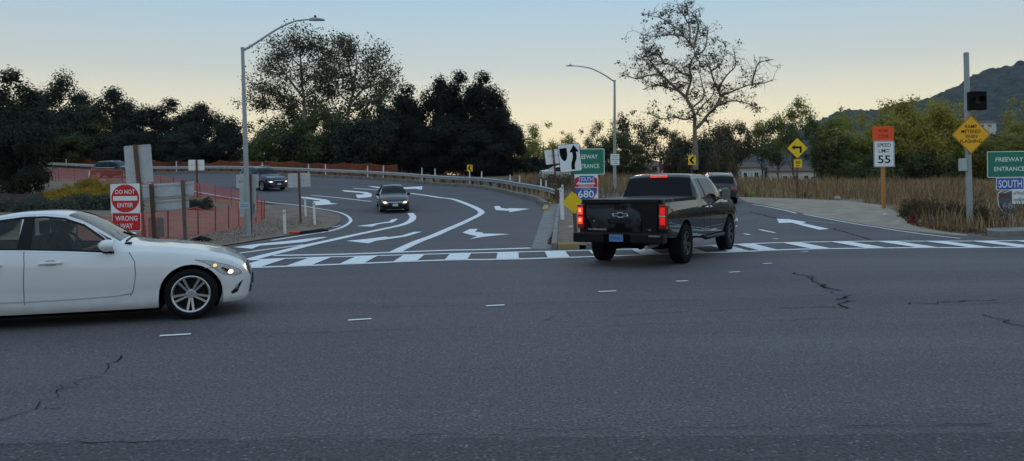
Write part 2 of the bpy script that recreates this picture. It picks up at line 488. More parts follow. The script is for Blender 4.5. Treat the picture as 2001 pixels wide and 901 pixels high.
drape('shoulder', [ZR(1640, 328), ZR(1300, 296), ZR(1100, 268), ZR(850, 228), ZR(615, 186), ZR(420, 142), ZR(250, 112)] + [(p[0] - .02, p[1] - .05) for p in shoulder_far[1:]][::-1], M_SHLD, road, 0.8, 0.006)
# concrete gutter by the gore
drape('gutter', gut_left + [Z6(945, 345), Z6(1030, 335), Z6(1012, 560), kerb_front_l], M_CONC, road, 0.6, 0.007)
# dirt island inside the curve
island = [near_corner] + edge_in[: 46]
tag(drape('dirt_island', [(-15, 21.5), (near_corner[0] - 3, near_corner[1] - 0.75), near_corner] + edge_in[:52] + [(-19, 47), (-22, 38)], M_DIRT, None, 0.7, 0.03), 'bare brown dirt verge inside the curve of the ramp', kind='structure')
# gore gravel
gore_l = [kerb_front_l, Z6(1012, 560), Z6(1030, 420), Z6(1048, 325)]
gore = drape('gore_island', [(kerb_front_l[0] + .1, kerb_front_l[1] + .12), gore_l[1], gore_l[2], gore_l[3], (2.0, 46), (0.6, 53), (-3.6, 61.5), (-2.6, 61.8), (1.3, 54.8), (3.8, 46.8), (4.3, 41), (4.1, 34), (3.95, 26), (kerb_front_r[0] - .05, kerb_front_r[1] + .12)], M_DIRT, None, 0.7, 0.10)
tag(gore, 'raised gravel gore island between the exit ramp and the entrance ramp', kind='structure')
def kerb_run(name, pts, w, h, m, parent, seg=2.4, gap=0.02, start=0.0, up=0.0):
    """kerb stones laid end to end along a line (each one a piece)"""
    P = resample(pts, 0.3); acc = 0.0; cur = [P[0]]
    runs = []
    for a, b in zip(P[:-1], P[1:]):
        acc += (b - a).length; cur.append(b)
        if acc >= seg: runs.append(cur); cur = [b]; acc = 0.0
    if len(cur) > 1: runs.append(cur)
    for q in runs:
        d = (q[-1] - q[0]); 
        if d.length < 0.3: continue
        q = [q[0] + (q[1] - q[0]).normalized() * gap] + q[1:-1] + [q[-1] - (q[-1] - q[-2]).normalized() * gap]
        l, r = ribbon_poly(q, w)
        jit = rnd.uniform(-0.012, 0.012)
        vs = []
        for a, b in zip(l, r):
            za = hz(a.x, a.y) + up; zb = hz(b.x, b.y) + up; zz = (za + zb) / 2
            ins = (b - a) * 0.10
            vs += [(a.x, a.y, zz - .1), (a.x + ins.x * .3, a.y + ins.y * .3, zz + h + jit - .03), (a.x + ins.x, a.y + ins.y, zz + h + jit), (b.x - ins.x, b.y - ins.y, zz + h + jit), (b.x - ins.x * .3, b.y - ins.y * .3, zz + h + jit - .03), (b.x, b.y, zz - .1)]
        fs = []
        for i in range(len(q) - 1):
            for k in range(5): fs.append((i * 6 + k, i * 6 + k + 1, (i + 1) * 6 + k + 1, (i + 1) * 6 + k))
        fs.append(tuple(range(5, -1, -1))); fs.append(tuple((len(q) - 1) * 6 + k for k in range(6)))
        MB().add(vs, fs).build(name, m, parent)
def setting_root(name, label):
    o = bpy.data.objects.new(name, None); COL.objects.link(o)
    return tag(o, label, kind='structure')
kerb_root = setting_root('gore_kerb', 'concrete kerb with a yellow nose round the gore island')
kerb_run('kerb_stone', gore_l, 0.17, 0.16, M_CONC, kerb_root, 3.0)
fl, fr = Vector(kerb_front_l), Vector(kerb_front_r)
kerb_run('yellow_kerb_stone', [fl + Vector((0.1, .09)), fl.lerp(fr, 0.5) + Vector((0, .09)), fr + Vector((0, .09))], 0.19, 0.165, M_YKERB, kerb_root, (fr - fl).length / 2 - .02, 0.012)
kerb_run('kerb_stone', [(p[0], p[1]) for p in gore_r[:5]], 0.17, 0.15, M_CONC, kerb_root, 3.0)
tip = [Z6(922, 395), Z6(935, 350), Z6(960, 338)]
kerb_run('yellow_kerb_stone', tip, 0.3, 0.10, M_YKERB, kerb_root, 2.0)
# kerb along the outside of the exit ramp, chipped and uneven
ok = setting_root('ramp_kerb', 'chipped concrete kerb under the guardrail of the exit ramp')
outer_line = [Vector(p) for p in outer_s]
l_, r_ = ribbon_poly(outer_line, 0.5)
off_r = [p for p in r_]       # behind the kerb
kerb_run('kerb_stone', [tuple(p) for p in outer_line], 0.34, 0.26, M_CONC2, ok, 3.3, 0.03)

# ---- painted markings
def mark(name, pts, f=None, m=None, step=0.7, up=0.012):
    P = [f(*p) for p in pts] if f else pts
    return drape(name, P, m or M_PAINT, road, step, up)
mark('turn_arrow_marking', [(60, 735), (190, 746), (245, 724), (400, 713), (560, 698), (720, 664), (690, 662), (420, 693), (215, 713)], Z4)
mark('turn_arrow_marking', [(925, 585), (1035, 589), (1082, 571), (1140, 563), (1180, 560), (1205, 545), (1215, 532), (1172, 539), (1155, 553), (1085, 563), (1010, 575)], Z4)
mark('turn_arrow_marking', [(850, 690), (1010, 708), (1060, 690), (1160, 676), (1270, 660), (1388, 625), (1330, 626), (1245, 652), (1150, 664), (1130, 660), (1000, 676)], Z4)
mark('turn_arrow_marking', [(820, 332), (850, 332), (1000, 345), (1035, 358), (1030, 378), (990, 384), (930, 387), (920, 362), (960, 363), (985, 356), (960, 351), (840, 341)], Z4)
mark('turn_arrow_marking', [(535, 378), (575, 380), (715, 398), (740, 410), (738, 420), (797, 428), (640, 438), (622, 407), (670, 411), (660, 403), (540, 388)], Z4)
mark('turn_arrow_marking', [(1000, 303), (1050, 304), (1170, 317), (1390, 304), (1385, 329), (1340, 321), (1150, 327), (1110, 322)], Z4)
mark('turn_arrow_marking', [(230, 580), (290, 550), (360, 548), (335, 572), (400, 579), (400, 588), (630, 592), (410, 615), (290, 635), (355, 610), (290, 597)], Z6)
mark('turn_arrow_marking', [(495, 358), (540, 355), (555, 372), (610, 380), (620, 374), (795, 380), (620, 408), (625, 397), (550, 393), (510, 390)], Z6)
mark('arrow_marking', [(445, 220), (520, 222), (632, 240), (605, 246), (775, 283), (715, 289), (560, 250), (540, 244), (458, 246)], ZR)
# an earlier arrow, nearly gone
line_mark('worn_marking', [ZR(330, 240), ZR(560, 245)], 0.18, M_OLDPAINT, road, 0.009)
line_mark('worn_marking', [ZR(640, 230), ZR(815, 248)], 0.20, M_OLDPAINT, road, 0.009)
def lm(pts, w, f=None, name='lane_line', sm=True, up=0.010, m=None):
    P = [f(*p) for p in pts] if f else pts
    if sm and len(P) > 2: P = smooth_line(P, 6)
    return line_mark(name, P, w, m or M_PAINT, road, up, 0.4)
lm([(45, 783), (170, 767), (300, 749), (440, 732), (560, 716)], 0.16, Z4)
lm([(175, 822), (300, 788), (440, 755), (600, 716), (740, 686), (870, 657), (1000, 629), (1120, 604), (1220, 583), (1280, 563), (1315, 540), (1322, 515), (1305, 493)], 0.34, Z4)
line_mark('edge_line', inner_s, 0.16, M_PAINT, road, 0.010, 0.4)
lm([(755, 591), (812, 582)], 0.15, Z4)
p_in = [Z4(905, 318), Z4(1100, 332), Z4(1250, 348), Z4(1400, 366), Z4(1514, 384)] + [Z6(150, 298), Z6(270, 340), Z6(350, 375), Z6(388, 405), Z6(370, 430), Z6(280, 475), Z6(100, 555), Z6(0, 600)] + [Z4(1360, 692), Z4(1250, 742), Z4(1195, 771)]
lm(p_in, 0.32)
lm([(605, 367), (800, 385), (1030, 411)], 0.2, Z4)
lm([(290, 130), (360, 139), (470, 160), (570, 184)], 0.12, ZR, 'edge_line')
lm([(615, 190), (720, 210), (850, 235), (970, 256), (1100, 276), (1300, 307), (1450, 326), (1600, 343)], 0.10, ZR, 'edge_line')
lm([(335, 287), (432, 307)], 0.14, ZR); lm([(420, 344), (455, 346)], 0.12, ZR); lm([(240, 312), (275, 320)], 0.12, ZR)
# stop line
lm([Z4(340, 793), Z4(850, 783), Z4(1514, 758), Z6(400, 722), Z6(800, 709)], 0.30, None, 'stop_line')
# crosswalk: two long lines and bars along the traffic
top = [Z4(80, 827), Z4(580, 808), Z4(1514, 781), Z6(500, 747), Z6(900, 737), gnd(1250, 487), ZR(190, 380), ZR(500, 369), ZR(1000, 361), ZR(2001, 357)]
bot = [Z4(100, 880), Z4(800, 855), Z4(1514, 826), Z6(600, 803), Z6(1290, 782), gnd(1300, 497), ZR(170, 428), ZR(600, 411), ZR(1250, 402), ZR(2001, 398)]
top = [(top[0][0] - 3, top[0][1] - .35)] + top + [(top[-1][0] + 6, top[-1][1] + .5)]
bot = [(bot[0][0] - 3, bot[0][1] - .35)] + bot + [(bot[-1][0] + 6, bot[-1][1] + .5)]
top = smooth_line(top, 5); bot = smooth_line(bot, 5)
tx = np.array([p[0] for p in top]); ty = np.array([p[1] for p in top]); bx_ = np.array([p[0] for p in bot]); by_ = np.array([p[1] for p in bot])
line_mark('crosswalk_line', top, 0.22, M_PAINT, road, 0.009, 0.5); line_mark('crosswalk_line', bot, 0.24, M_PAINT, road, 0.009, 0.5)
bars = [(Z4(265, 815), Z4(445, 815), Z4(240, 875), Z4(100, 875)), (Z4(600, 806), Z4(775, 803), Z4(590, 862), Z4(430, 866)), (Z4(935, 797), Z4(1100, 794), Z4(960, 850), Z4(785, 853)),
        (Z4(1275, 787), Z4(1435, 784), Z4(1320, 841), Z4(1150, 843)), (Z6(150, 756), Z6(340, 752), Z6(245, 815), Z6(30, 819)), (Z6(545, 746), Z6(735, 742), Z6(685, 803), Z6(470, 806)),
        (Z6(940, 736), Z6(1125, 730), Z6(1120, 787), Z6(890, 791)), (ZR(190, 380), ZR(345, 376), ZR(440, 416), ZR(280, 420)), (ZR(500, 371), ZR(660, 368), ZR(770, 408), ZR(600, 411)),
        (ZR(810, 365), ZR(965, 362), ZR(1110, 404), ZR(945, 406)), (ZR(1100, 362), ZR(1250, 360), ZR(1440, 401), ZR(1275, 402)), (ZR(1400, 362), ZR(1545, 361), ZR(1775, 398), ZR(1600, 399)),
        (ZR(1690, 362), ZR(1820, 361), ZR(2105, 397), ZR(1950, 398))]
cen = [((b[0][0] + b[1][0] + b[2][0] + b[3][0]) / 4) for b in bars]
hw = []
for b in bars:
    hw.append(((b[1][0] - b[0][0]) + (b[2][0] - b[3][0])) / 4)
pitch = (cen[6] - cen[0]) / 6
xs = cen[:7]
k = cen[6] + pitch
while k < cen[7] - pitch * 0.6: xs.append(k); k += pitch
xs += cen[7:]; xs += [xs[-1] + pitch, xs[-1] + 2 * pitch]; xs = [cen[0] - pitch, cen[0] - 2 * pitch] + xs
for x in xs:
    w2 = 0.26
    yt0, yt1 = np.interp([x - w2, x + w2], tx, ty); yb0, yb1 = np.interp([x - w2, x + w2], bx_, by_)
    mark('crosswalk_bar', [(x - w2, yb0), (x + w2, yb1), (x + w2, yt1), (x - w2, yt0)], None, None, 0.6, 0.013)
# guide dashes of the turning lane
for (x0, y0, x1, y1) in ((312, 657.5, 373, 654), (680, 627, 726, 624), (950, 599, 986, 597), (1170, 571, 1204, 569.5), (1321, 550.5, 1344, 549.5), (1425, 533, 1446, 531.5), (1492, 516.2, 1508, 515), (1565, 493, 1580, 492)):
    a, b = gnd(x0, y0), gnd(x1, y1)
    line_mark('guide_dash', [a, b], 0.08, M_PAINT, road, 0.010, 0.4)
# raised dots by the gutter
for q in ((895, 440), (863, 500), (828, 578), (780, 690)):
    p = Z6(*q); MB().lathe_y([(0.001, 0.02), (0.05, 0.015), (0.07, 0)], 10).build('lane_dot', M_CONC, road).matrix_local = Matrix.Translation((p[0], p[1], hz(*p) + .006)) @ Matrix.Rotation(R(90), 4, 'X')
# cracks
def crack(pts, w=0.03, f=None, jag=0.05, up=0.010, step=0.16):
    P = resample([f(*p) if f else p for p in pts], step)
    P = [P[0]] + [p + Vector((rnd.gauss(0, jag), rnd.gauss(0, jag))) for p in P[1:-1]] + [P[-1]]
    ws = [max(0.004, w * rnd.uniform(0.25, 1.35)) for _ in P]
    l, r = ribbon_poly(P, ws); n = len(P); A = l + r
    Z = heights([p[0] for p in A], [p[1] for p in A]) + up
    me = bpy.data.meshes.new('crack'); me.from_pydata([(p[0], p[1], float(z)) for p, z in zip(A, Z)], [], [(i + n, i + n + 1, i + 1, i) for i in range(n - 1)])
    return link('crack', me, M_CRACK, road)
crack([(-30, 560), (60, 520), (180, 475), (210, 435), (250, 400), (290, 380)], 0.016, ZL)
crack([(290, 380), (385, 362), (430, 310), (475, 272)], 0.014, ZL, 0.05)
crack([(560, 560), (640, 585), (690, 630), (760, 655), (800, 690), (880, 710), (905, 742), (850, 762), (790, 778)], 0.030, ZR, 0.07)
crack([(700, 632), (745, 640), (772, 655)], 0.024, ZR, 0.06)
crack([(640, 585), (655, 604), (668, 612)], 0.03, ZR, 0.05); crack([(880, 710), (930, 722)], 0.012, ZR, 0.05); crack([(250, 400), (235, 386)], 0.012, ZL); crack([(180, 475), (200, 482), (240, 478)], 0.010, ZL)
def seam(pts, f, w=0.018):
    P = resample([f(*p) for p in pts], 3.0)
    for a, b in zip(P[:-1], P[1:]):
        if rnd.random() < 0.88: crack([a, a.lerp(b, rnd.uniform(0.7, 1.0))], w * rnd.uniform(.3, .75), None, 0.02)
seam([(-600, 830), (0, 800), (450, 785), (830, 773), (1200, 775), (1500, 760), (2400, 735)], ZR, 0.024)
seam([(0, 188), (500, 178), (850, 170), (1300, 152), (2000, 140)], ZQ, 0.020)
seam([(250, 280), (700, 266), (1000, 255), (1300, 246)], ZQ, 0.014)
seam([(930, 100), (1400, 88), (2000, 66)], ZL, 0.016)
seam([(1060, 190), (1500, 172), (2000, 160)], ZL, 0.016)
seam([(0, 622), (1000, 600), (1600, 588), (2000, 585)], ZL, 0.016)
seam([(0, 685), (600, 680), (1300, 668), (2000, 660)], ZQ, 0.016)
crack([(1840, 232), (1900, 252), (2010, 278)], 0.022, ZQ)
crack([(130, 255), (230, 232)], 0.012, ZQ); crack([(1550, 190), (1890, 172)], 0.03, ZQ, 0.04)
crack([(800, 280), (1040, 350)], 0.06, ZR, 0.02)      # sealed joint by the arrow
crack([(265, 172), (440, 215)], 0.08, ZR, 0.02)
# sidewalk corner on the right
sw = [side_r, (side_r[0] - .75, side_r[1] - .28), (side_r[0] - .9, side_r[1] + .1), (side_r[0] - .5, side_r[1] + 1.5), (95, side_r[1] + 7.5), (95, 30.1), (side_r[0] + 6, side_r[1] + 1.0)]
sw = [(side_r[0] - 1.0, side_r[1] - .42), (side_r[0] - 1.05, side_r[1] + .1), (side_r[0] - .4, side_r[1] + 1.2), (60, side_r[1] + 6.8), (60, side_r[1] + 5.2), (side_r[0] + 6, side_r[1] + .95)]
v2, f = cdt(sw, 0.9)
nb = len(resample(sw, 0.9, True))
vs = [(p[0], p[1], hz(p[0], p[1]) + 0.14) for p in v2] ; n0 = len(vs)
B = resample(sw, 0.9, True)
fs = [tuple(t) for t in f]
for i, p in enumerate(B): vs.append((p[0], p[1], hz(p[0], p[1]) + .14)); vs.append((p[0], p[1], hz(p[0], p[1]) - .1))
for i in range(len(B)):
    j = (i + 1) % len(B); fs.append((n0 + 2 * i, n0 + 2 * i + 1, n0 + 2 * j + 1, n0 + 2 * j))
tag(MB().add(vs, fs).build('sidewalk', M_CONC), 'pale concrete sidewalk corner by the entrance ramp', kind='structure')

# ---- guardrail along the outside of the exit ramp
M_GALV = mat('galvanised_steel', (0.42, 0.44, 0.47), rough=0.42, metal=0.75, var=0.18, scale=3)
M_GALV2 = mat('galvanised_pole', (0.36, 0.38, 0.40), rough=0.5, metal=0.5, var=0.15, scale=2)
M_WOODP = mat('weathered_post', (0.13, 0.085, 0.055), rough=0.9, col2=(0.06, 0.04, 0.028), scale=6, stretch=(6, 6, 0.6), bump=0.3)
M_STEELR = mat('rusty_steel', (0.16, 0.07, 0.045), rough=0.85, col2=(0.085, 0.045, 0.032), scale=7, bump=0.2)
gr = thing('guardrail', 'long galvanised steel guardrail curving along the outside of the exit ramp', 'guardrail')
_, rr = ribbon_poly(outer_line, 1.5)
rail_path = [gnd(1096, 397), gnd(1090, 394)] + [tuple(p) for p in rr[3:]]
rail_path = resample(smooth_line(rail_path[:2] + rail_path[2::3], 4), 1.0)
prof = [(0.0, -.155), (-.03, -.14), (-.08, -.11), (-.08, -.06), (-.02, -.02), (-.02, .02), (-.08, .06), (-.08, .11), (-.03, .14), (0.0, .155)]
vs, fs = [], []
for i, p in enumerate(rail_path):
    t = (rail_path[min(i + 1, len(rail_path) - 1)] - rail_path[max(i - 1, 0)]).normalized(); n = Vector((t.y, -t.x))
    z = hz(p.x, p.y) + 0.62 - (0.12 if i == 0 else 0)
    for a, b in prof: vs.append((p.x + n.x * a, p.y + n.y * a, z + b))
K = len(prof)
for i in range(len(rail_path) - 1):
    for k in range(K - 1): fs.append((i * K + k, i * K + k + 1, (i + 1) * K + k + 1, (i + 1) * K + k))
MB().add(vs, fs).build('rail_beam', M_GALV, gr, smooth=True, angle=30)
pm = None
for i in range(2, len(rail_path) - 1, 2):
    p = rail_path[i]; t = (rail_path[i + 1] - rail_path[i - 1]).normalized(); n = Vector((t.y, -t.x))
    if pm is None:
        pm = MB().box((0, 0, .3), (0.16, 0.18, 0.95)).build('post', M_WOODP, gr); o_ = pm
    else:
        o_ = pm.copy(); COL.objects.link(o_)
    o_.location = (p.x + n.x * .12, p.y + n.y * .12, hz(p.x, p.y)); o_.rotation_euler = (0, 0, math.atan2(t.y, t.x))

HAZE = 0.00008
# ---- wooded hill far off on the right
def hill_h(X, Y):
    ridge_x = np.array([-3500, -600, 200, 430, 560, 640, 700, 745, 775, 860, 1000, 1300, 1700, 2600, 4000])
    ridge_z = np.array([0, 0, 8, 55, 108, 120, 134, 150, 165, 188, 195, 190, 170, 120, 60])
    ang = X * 1300.0 / np.maximum(Y, 100)
    h = np.interp(ang, ridge_x, ridge_z) * Y / 1300.0
    k = np.clip((Y - 520) / 780.0, 0, 1); k = k * k * (3 - 2 * k)
    b = np.clip((1900 - Y) / 560.0, 0, 1)
    return h * k * b
hx, hy = np.meshgrid(np.concatenate([np.arange(-400, 380, 26.0), np.arange(380, 1150, 6.0), np.arange(1150, 2400, 26.0)]), np.concatenate([np.arange(480, 1340, 8.0), np.arange(1360, 2110, 50.0)]))
hzv = hill_h(hx, hy)
rs = np.random.RandomState(3)
bumps = rs.rand(*hx.shape) ** 1.5
lump = np.sin(hx / 23 + 2 * np.sin(hy / 41)) * np.sin(hy / 31 + 1.5 * np.sin(hx / 37))
hzv = hzv + np.where(hzv > 3, bumps * 7.0 + 5 * lump + 6 * np.sin(hx / 71 + hy / 93), -2)
V = np.c_[hx.ravel() + rs.uniform(-2.5, 2.5, hx.size), hy.ravel() + rs.uniform(-3, 3, hx.size), hzv.ravel()]
nx = hx.shape[1]; ii = (np.arange(hx.shape[0] - 1)[:, None] * nx + np.arange(nx - 1)[None, :]).ravel()
me = fast_mesh('hill', V, np.c_[ii, ii + 1, ii + nx + 1, ii + nx])
M_HILL = mat('wooded_hill', (0.070, 0.080, 0.072), rough=0.95, col2=(0.024, 0.032, 0.031), scale=0.09, spec=0.1, bump=0.0, contrast=(0.4, 0.6))
tag(link('hill', me, M_HILL), 'dark wooded hill rising beyond the trees', kind='structure')

# wooded ridge added out of view behind the camera, darkening reflections in the cars
bx2, by2 = np.meshgrid(np.arange(-900, 901, 20.0), np.arange(-520, -119, 16.0))
bz2 = 20 * np.clip((-120 - by2) / 260, 0, 1) ** .8 * (.75 + .25 * np.sin(bx2 / 130 + 1) + .12 * np.sin(bx2 / 47)) + rs.rand(*bx2.shape) * 6 - 2
V = np.c_[bx2.ravel(), by2.ravel(), bz2.ravel()]; nx = bx2.shape[1]; ii = (np.arange(bx2.shape[0] - 1)[:, None] * nx + np.arange(nx - 1)[None, :]).ravel()
tag(link('hill', fast_mesh('hill', V, np.c_[ii, ii + 1, ii + nx + 1, ii + nx]), M_HILL), 'wooded ridge added out of view behind the camera for dark reflections', kind='structure')
# thin evening air
hb = MB().box((0, 500, 118), (12200, 13400, 244)).build('haze', None)
hm = bpy.data.materials.new('haze'); hm.use_nodes = True
hm.node_tree.nodes.remove(hm.node_tree.nodes['Principled BSDF'])
vol = hm.node_tree.nodes.new('ShaderNodeVolumePrincipled'); vol.inputs['Density'].default_value = HAZE; vol.inputs['Color'].default_value = (.78, .86, 1.0, 1); vol.inputs['Anisotropy'].default_value = 0.0
hm.node_tree.links.new(vol.outputs[0], hm.node_tree.nodes['Material Output'].inputs['Volume'])
hb.data.materials.append(hm); tag(hb, 'thin blue evening haze over the valley', 'haze', kind='stuff')
# ================================================================== vehicles
def pchip(c, x):
    xs = np.array([p[0] for p in c], float); ys = np.array([p[1] for p in c], float)
    h = np.diff(xs); d = np.diff(ys) / h
    m = np.zeros(len(xs))
    for i in range(1, len(xs) - 1):
        if d[i - 1] * d[i] > 0:
            w1, w2 = 2 * h[i] + h[i - 1], h[i] + 2 * h[i - 1]
            m[i] = (w1 + w2) / (w1 / d[i - 1] + w2 / d[i])
    m[0], m[-1] = d[0], d[-1]
    x = min(max(x, xs[0]), xs[-1]); i = min(max(int(np.searchsorted(xs, x)) - 1, 0), len(h) - 1)
    t = (x - xs[i]) / h[i]
    return float((2 * t**3 - 3 * t**2 + 1) * ys[i] + (t**3 - 2 * t**2 + t) * h[i] * m[i] + (-2 * t**3 + 3 * t**2) * ys[i + 1] + (t**3 - t**2) * h[i] * m[i + 1])
TL = [0, .05, .14, .26, .38, .50, .62, .74, .86, .94, 1.0]
TU = [.12, .5, .88]
TPROF = [(0, .955), (.14, .975), (.38, .99), (.62, 1.0), (.70, 1.0), (.86, .965), (.94, .945), (1, .925)]
SPROF = [(0, .935), (.05, .965), (.14, .985), (.26, .966), (.38, .985), (.5, .996), (.62, 1.0), (.74, .998), (.86, .985), (.94, .965), (1, .945)]
class Body:
    """a car body as one skin: rings across, stations along x (x forward, 0 at the tail)"""
    def __init__(s, L, top, belt, plan, roofw, bottom, axles, zax, Ra, stations=(), crown=0.025, tuck=0.055, shoulder=.045, prof=None):
        s.shoulder = shoulder; s.prof = prof
        s.L, s.top, s.belt, s.plan, s.roofw, s.bottom, s.axles, s.zax, s.Ra, s.crown, s.tuck = L, top, belt, plan, roofw, bottom, axles, zax, Ra, crown, tuck
        S = set(np.linspace(0.0, L, 40).round(4)) | {L - .012, L - .03, L - .06, L - .1, .012, .03, .06, .1} | set(stations)
        for a in axles:
            for k in range(17): S.add(round(a - Ra * math.cos(math.pi * k / 16), 4))
            S.add(a - Ra - .004); S.add(a + Ra + .004)
        S = sorted(S); out = [S[0]]
        keep = set(stations)
        for v in S[1:]:
            if v - out[-1] > 0.003: out.append(v)
            elif v in keep: out[-1] = v
        s.S = out
    def arch(s, x):
        for a in s.axles:
            if abs(x - a) <= s.Ra + 1e-6: return s.zax + math.sqrt(max(0, s.Ra**2 - (x - a)**2)) * 1.0
        return None
    def ring(s, x, arch=True):
        w = pchip(s.plan, x); zb0 = pchip(s.bottom, x); zs = pchip(s.belt, x); zt = pchip(s.top, x); wr = pchip(s.roofw, x)
        zs = min(zs, zt - 0.004)
        zb0 = min(zb0, zs - .03)
        za = s.arch(x) if arch else None
        zlow = zb0 if za is None else max(zb0, min(za, zs - .06))
        dz = .05 if za is None and .14 * s.L < x < .84 * s.L else 0  # underside dropped clear of the arches to deepen the shadow under the car
        P = [(0.0, zlow - dz), (w * .80, zlow - dz)]
        for i, t in enumerate(TL):
            z = zb0 + t * (zs - zb0)
            if z < zlow: z = zlow + .0015 * i
            tt = (z - zb0) / (zs - zb0)
            if s.prof: y = w * float(np.interp(tt, [q[0] for q in s.prof], [q[1] for q in s.prof]))
            elif tt < .58: y = w * (1 - s.tuck * ((.58 - tt) / .58) ** 2.2)
            else: y = w * (1 - s.shoulder * ((tt - .58) / .42) ** 2)
            P.append((y, z))
        yb = P[-1][0]; gh = zt - zs
        wr = min(wr, yb - .004)
        for t in TU:
            P.append((yb + (wr - yb) * (t ** 1.25) - .0, zs + gh * .93 * t))
        P.append((wr, zs + gh * .955))
        P.append((wr * .93, zs + gh * .99)); P.append((wr * .6, zt + s.crown * .55)); P.append((0.0, zt + s.crown))
        return P
    K_BELT = 2 + len(TL) - 1                    # ring index of the belt line
    def surf(s, x, z):
        P = s.ring(x, False)[2:-3]
        zs = [p[1] for p in P]
        return float(np.interp(z, zs, [p[0] for p in P]))
    def front_x(s, y, z, tail=False):
        lo, hi = (s.L * .6, s.L) if not tail else (s.L * .4, 0.0)
        ok = lambda x: pchip(s.top, x) + s.crown * .5 >= z and s.surf(x, z) >= abs(y)
        if ok(hi): return hi
        for _ in range(26):
            m = (lo + hi) / 2
            if ok(m): lo = m
            else: hi = m
        return lo
    def parts(s, classify, root, mats):
        """classify(xmid, ring, side) -> part name; each part becomes a mesh of its own"""
        n = len(s.S); G = [s.ring(x) for x in s.S]; K = len(G[0])
        groups = {}
        for side in (1, -1):
            for i in range(n - 1):
                xm = (s.S[i] + s.S[i + 1]) / 2
                for k in range(K - 1):
                    nm = classify(xm, k, side)
                    if nm is None: continue
                    groups.setdefault(nm, []).append((side, i, k))
        for (x_i, nm) in ((0, 'tail'), (n - 1, 'nose')):
            groups.setdefault(classify(s.S[x_i], -1, 1), []).append(('cap', x_i, 0))
        objs = {}
        for nm, cells in groups.items():
            idx, vs, fs = {}, [], []
            def vid(side, i, k):
                key = (side if G[i][k][0] > 1e-6 else 1, i, k)
                if key not in idx:
                    idx[key] = len(vs); vs.append((s.S[i], side * G[i][k][0], G[i][k][1]))
                return idx[key]
            for c in cells:
                if c[0] == 'cap':
                    i = c[1]
                    loop = [vid(1, i, k) for k in range(K)] + [vid(-1, i, k) for k in range(K - 2, 0, -1)]
                    fs.append(tuple(loop) if i else tuple(reversed(loop)))
                else:
                    sd, i, k = c
                    q = (vid(sd, i, k), vid(sd, i + 1, k), vid(sd, i + 1, k + 1), vid(sd, i, k + 1))
                    q = q if sd < 0 else q[::-1]
                    q = tuple(dict.fromkeys(q))
                    if len(q) > 2: fs.append(q)
            base = nm.split(':')[0]
            objs[nm] = MB().add(vs, fs).build(base, mats.get(base, mats['body']), root, smooth=True, angle=32)
        return objs
    def side_patch(s, name, pts, m, root, sides=(1, -1), off=.004, step=.06, smooth=True):
        v2, f = cdt(pts, step)
        out = []
        for sd in sides:
            vs = [(p[0], sd * (s.surf(p[0], p[1]) + off), p[1]) for p in v2]
            out.append(MB().add(vs, [tuple(t) for t in f]).build(name, m, root, smooth=smooth))
        return out
    def end_patch(s, name, pts, m, root, tail=False, off=.006, step=.06, sides=(1,)):
        out = []
        v2, f = cdt(pts, step)
        for sd in sides:
            vs = [(s.front_x(p[0], p[1], tail) + (-off if tail else off), sd * p[0], p[1]) for p in v2]
            out.append(MB().add(vs, [tuple(t) for t in f]).build(name, m, root, smooth=True))
        return out
    def seam_line(s, pts, m, root, w=.010, sides=(1, -1), off=.0025):
        P = resample(pts, .05); l, r = ribbon_poly(P, w); n = len(P)
        for sd in sides:
            vs = [(p[0], sd * (s.surf(p[0], p[1]) + off), p[1]) for p in l + r]
            MB().add(vs, [(i, i + 1, i + n + 1, i + n) for i in range(n - 1)]).build('panel_gap', m, root)
def paint(name, col, rough=.3, flake=0.0):
    m = mat(name, col, rough=rough, metal=flake, coat=1.0, spec=.5 if max(col) > .2 else .05)
    return m
M_BLACKTRIM = mat('black_trim', (0.008, 0.008, 0.009), rough=.45, spec=.2)
M_RUBBER = mat('tyre_rubber', (0.011, 0.011, 0.012), rough=.85, var=.2, scale=20, spec=.12)
M_UNDER = mat('underbody', (0.004, 0.004, 0.0045), rough=.9, spec=.04)
M_RIM = mat('alloy', (0.55, 0.56, 0.58), rough=.28, metal=.85)
M_RIMD = mat('dark_alloy', (0.06, 0.06, 0.065), rough=.35, metal=.7)
M_CHROME = mat('chrome', (0.75, 0.76, 0.78), rough=.12, metal=1.0)
M_DGLASS = mat('dark_glass', (0.002, 0.003, 0.004), rough=.03, spec=.22)
M_TGLASS = glass('tinted_glass', (0.66, 0.70, 0.66))
M_CGLASS = glass('windscreen_glass', (0.72, 0.78, 0.76))
M_LENS = mat('lamp_lens', (0.62, 0.65, 0.68), rough=.08, coat=1.0, var=.3, scale=9)
M_LAMP = mat('lit_headlamp', (1, .82, .55), emit=(1.0, .66, .34), estr=2.4)
M_SIDELAMP = mat('lit_sidelamp', (1, .6, .25), emit=(1.0, .45, .15), estr=1.3)
M_RED = mat('tail_lens', (0.28, 0.010, 0.012), rough=.12, coat=1.0)
M_REDLIT = mat('lit_brake_lamp', (1, .05, .03), emit=(1.0, .03, .025), estr=1.0)
M_REDHOT = mat('lit_brake_bulb', (1, .35, .2), emit=(1.0, .16, .05), estr=3.0)
M_PLATE = mat('plate_white', (0.62, 0.63, 0.66), rough=.5)
M_SEAT = mat('seat_cloth', (0.035, 0.033, 0.031), rough=.9)
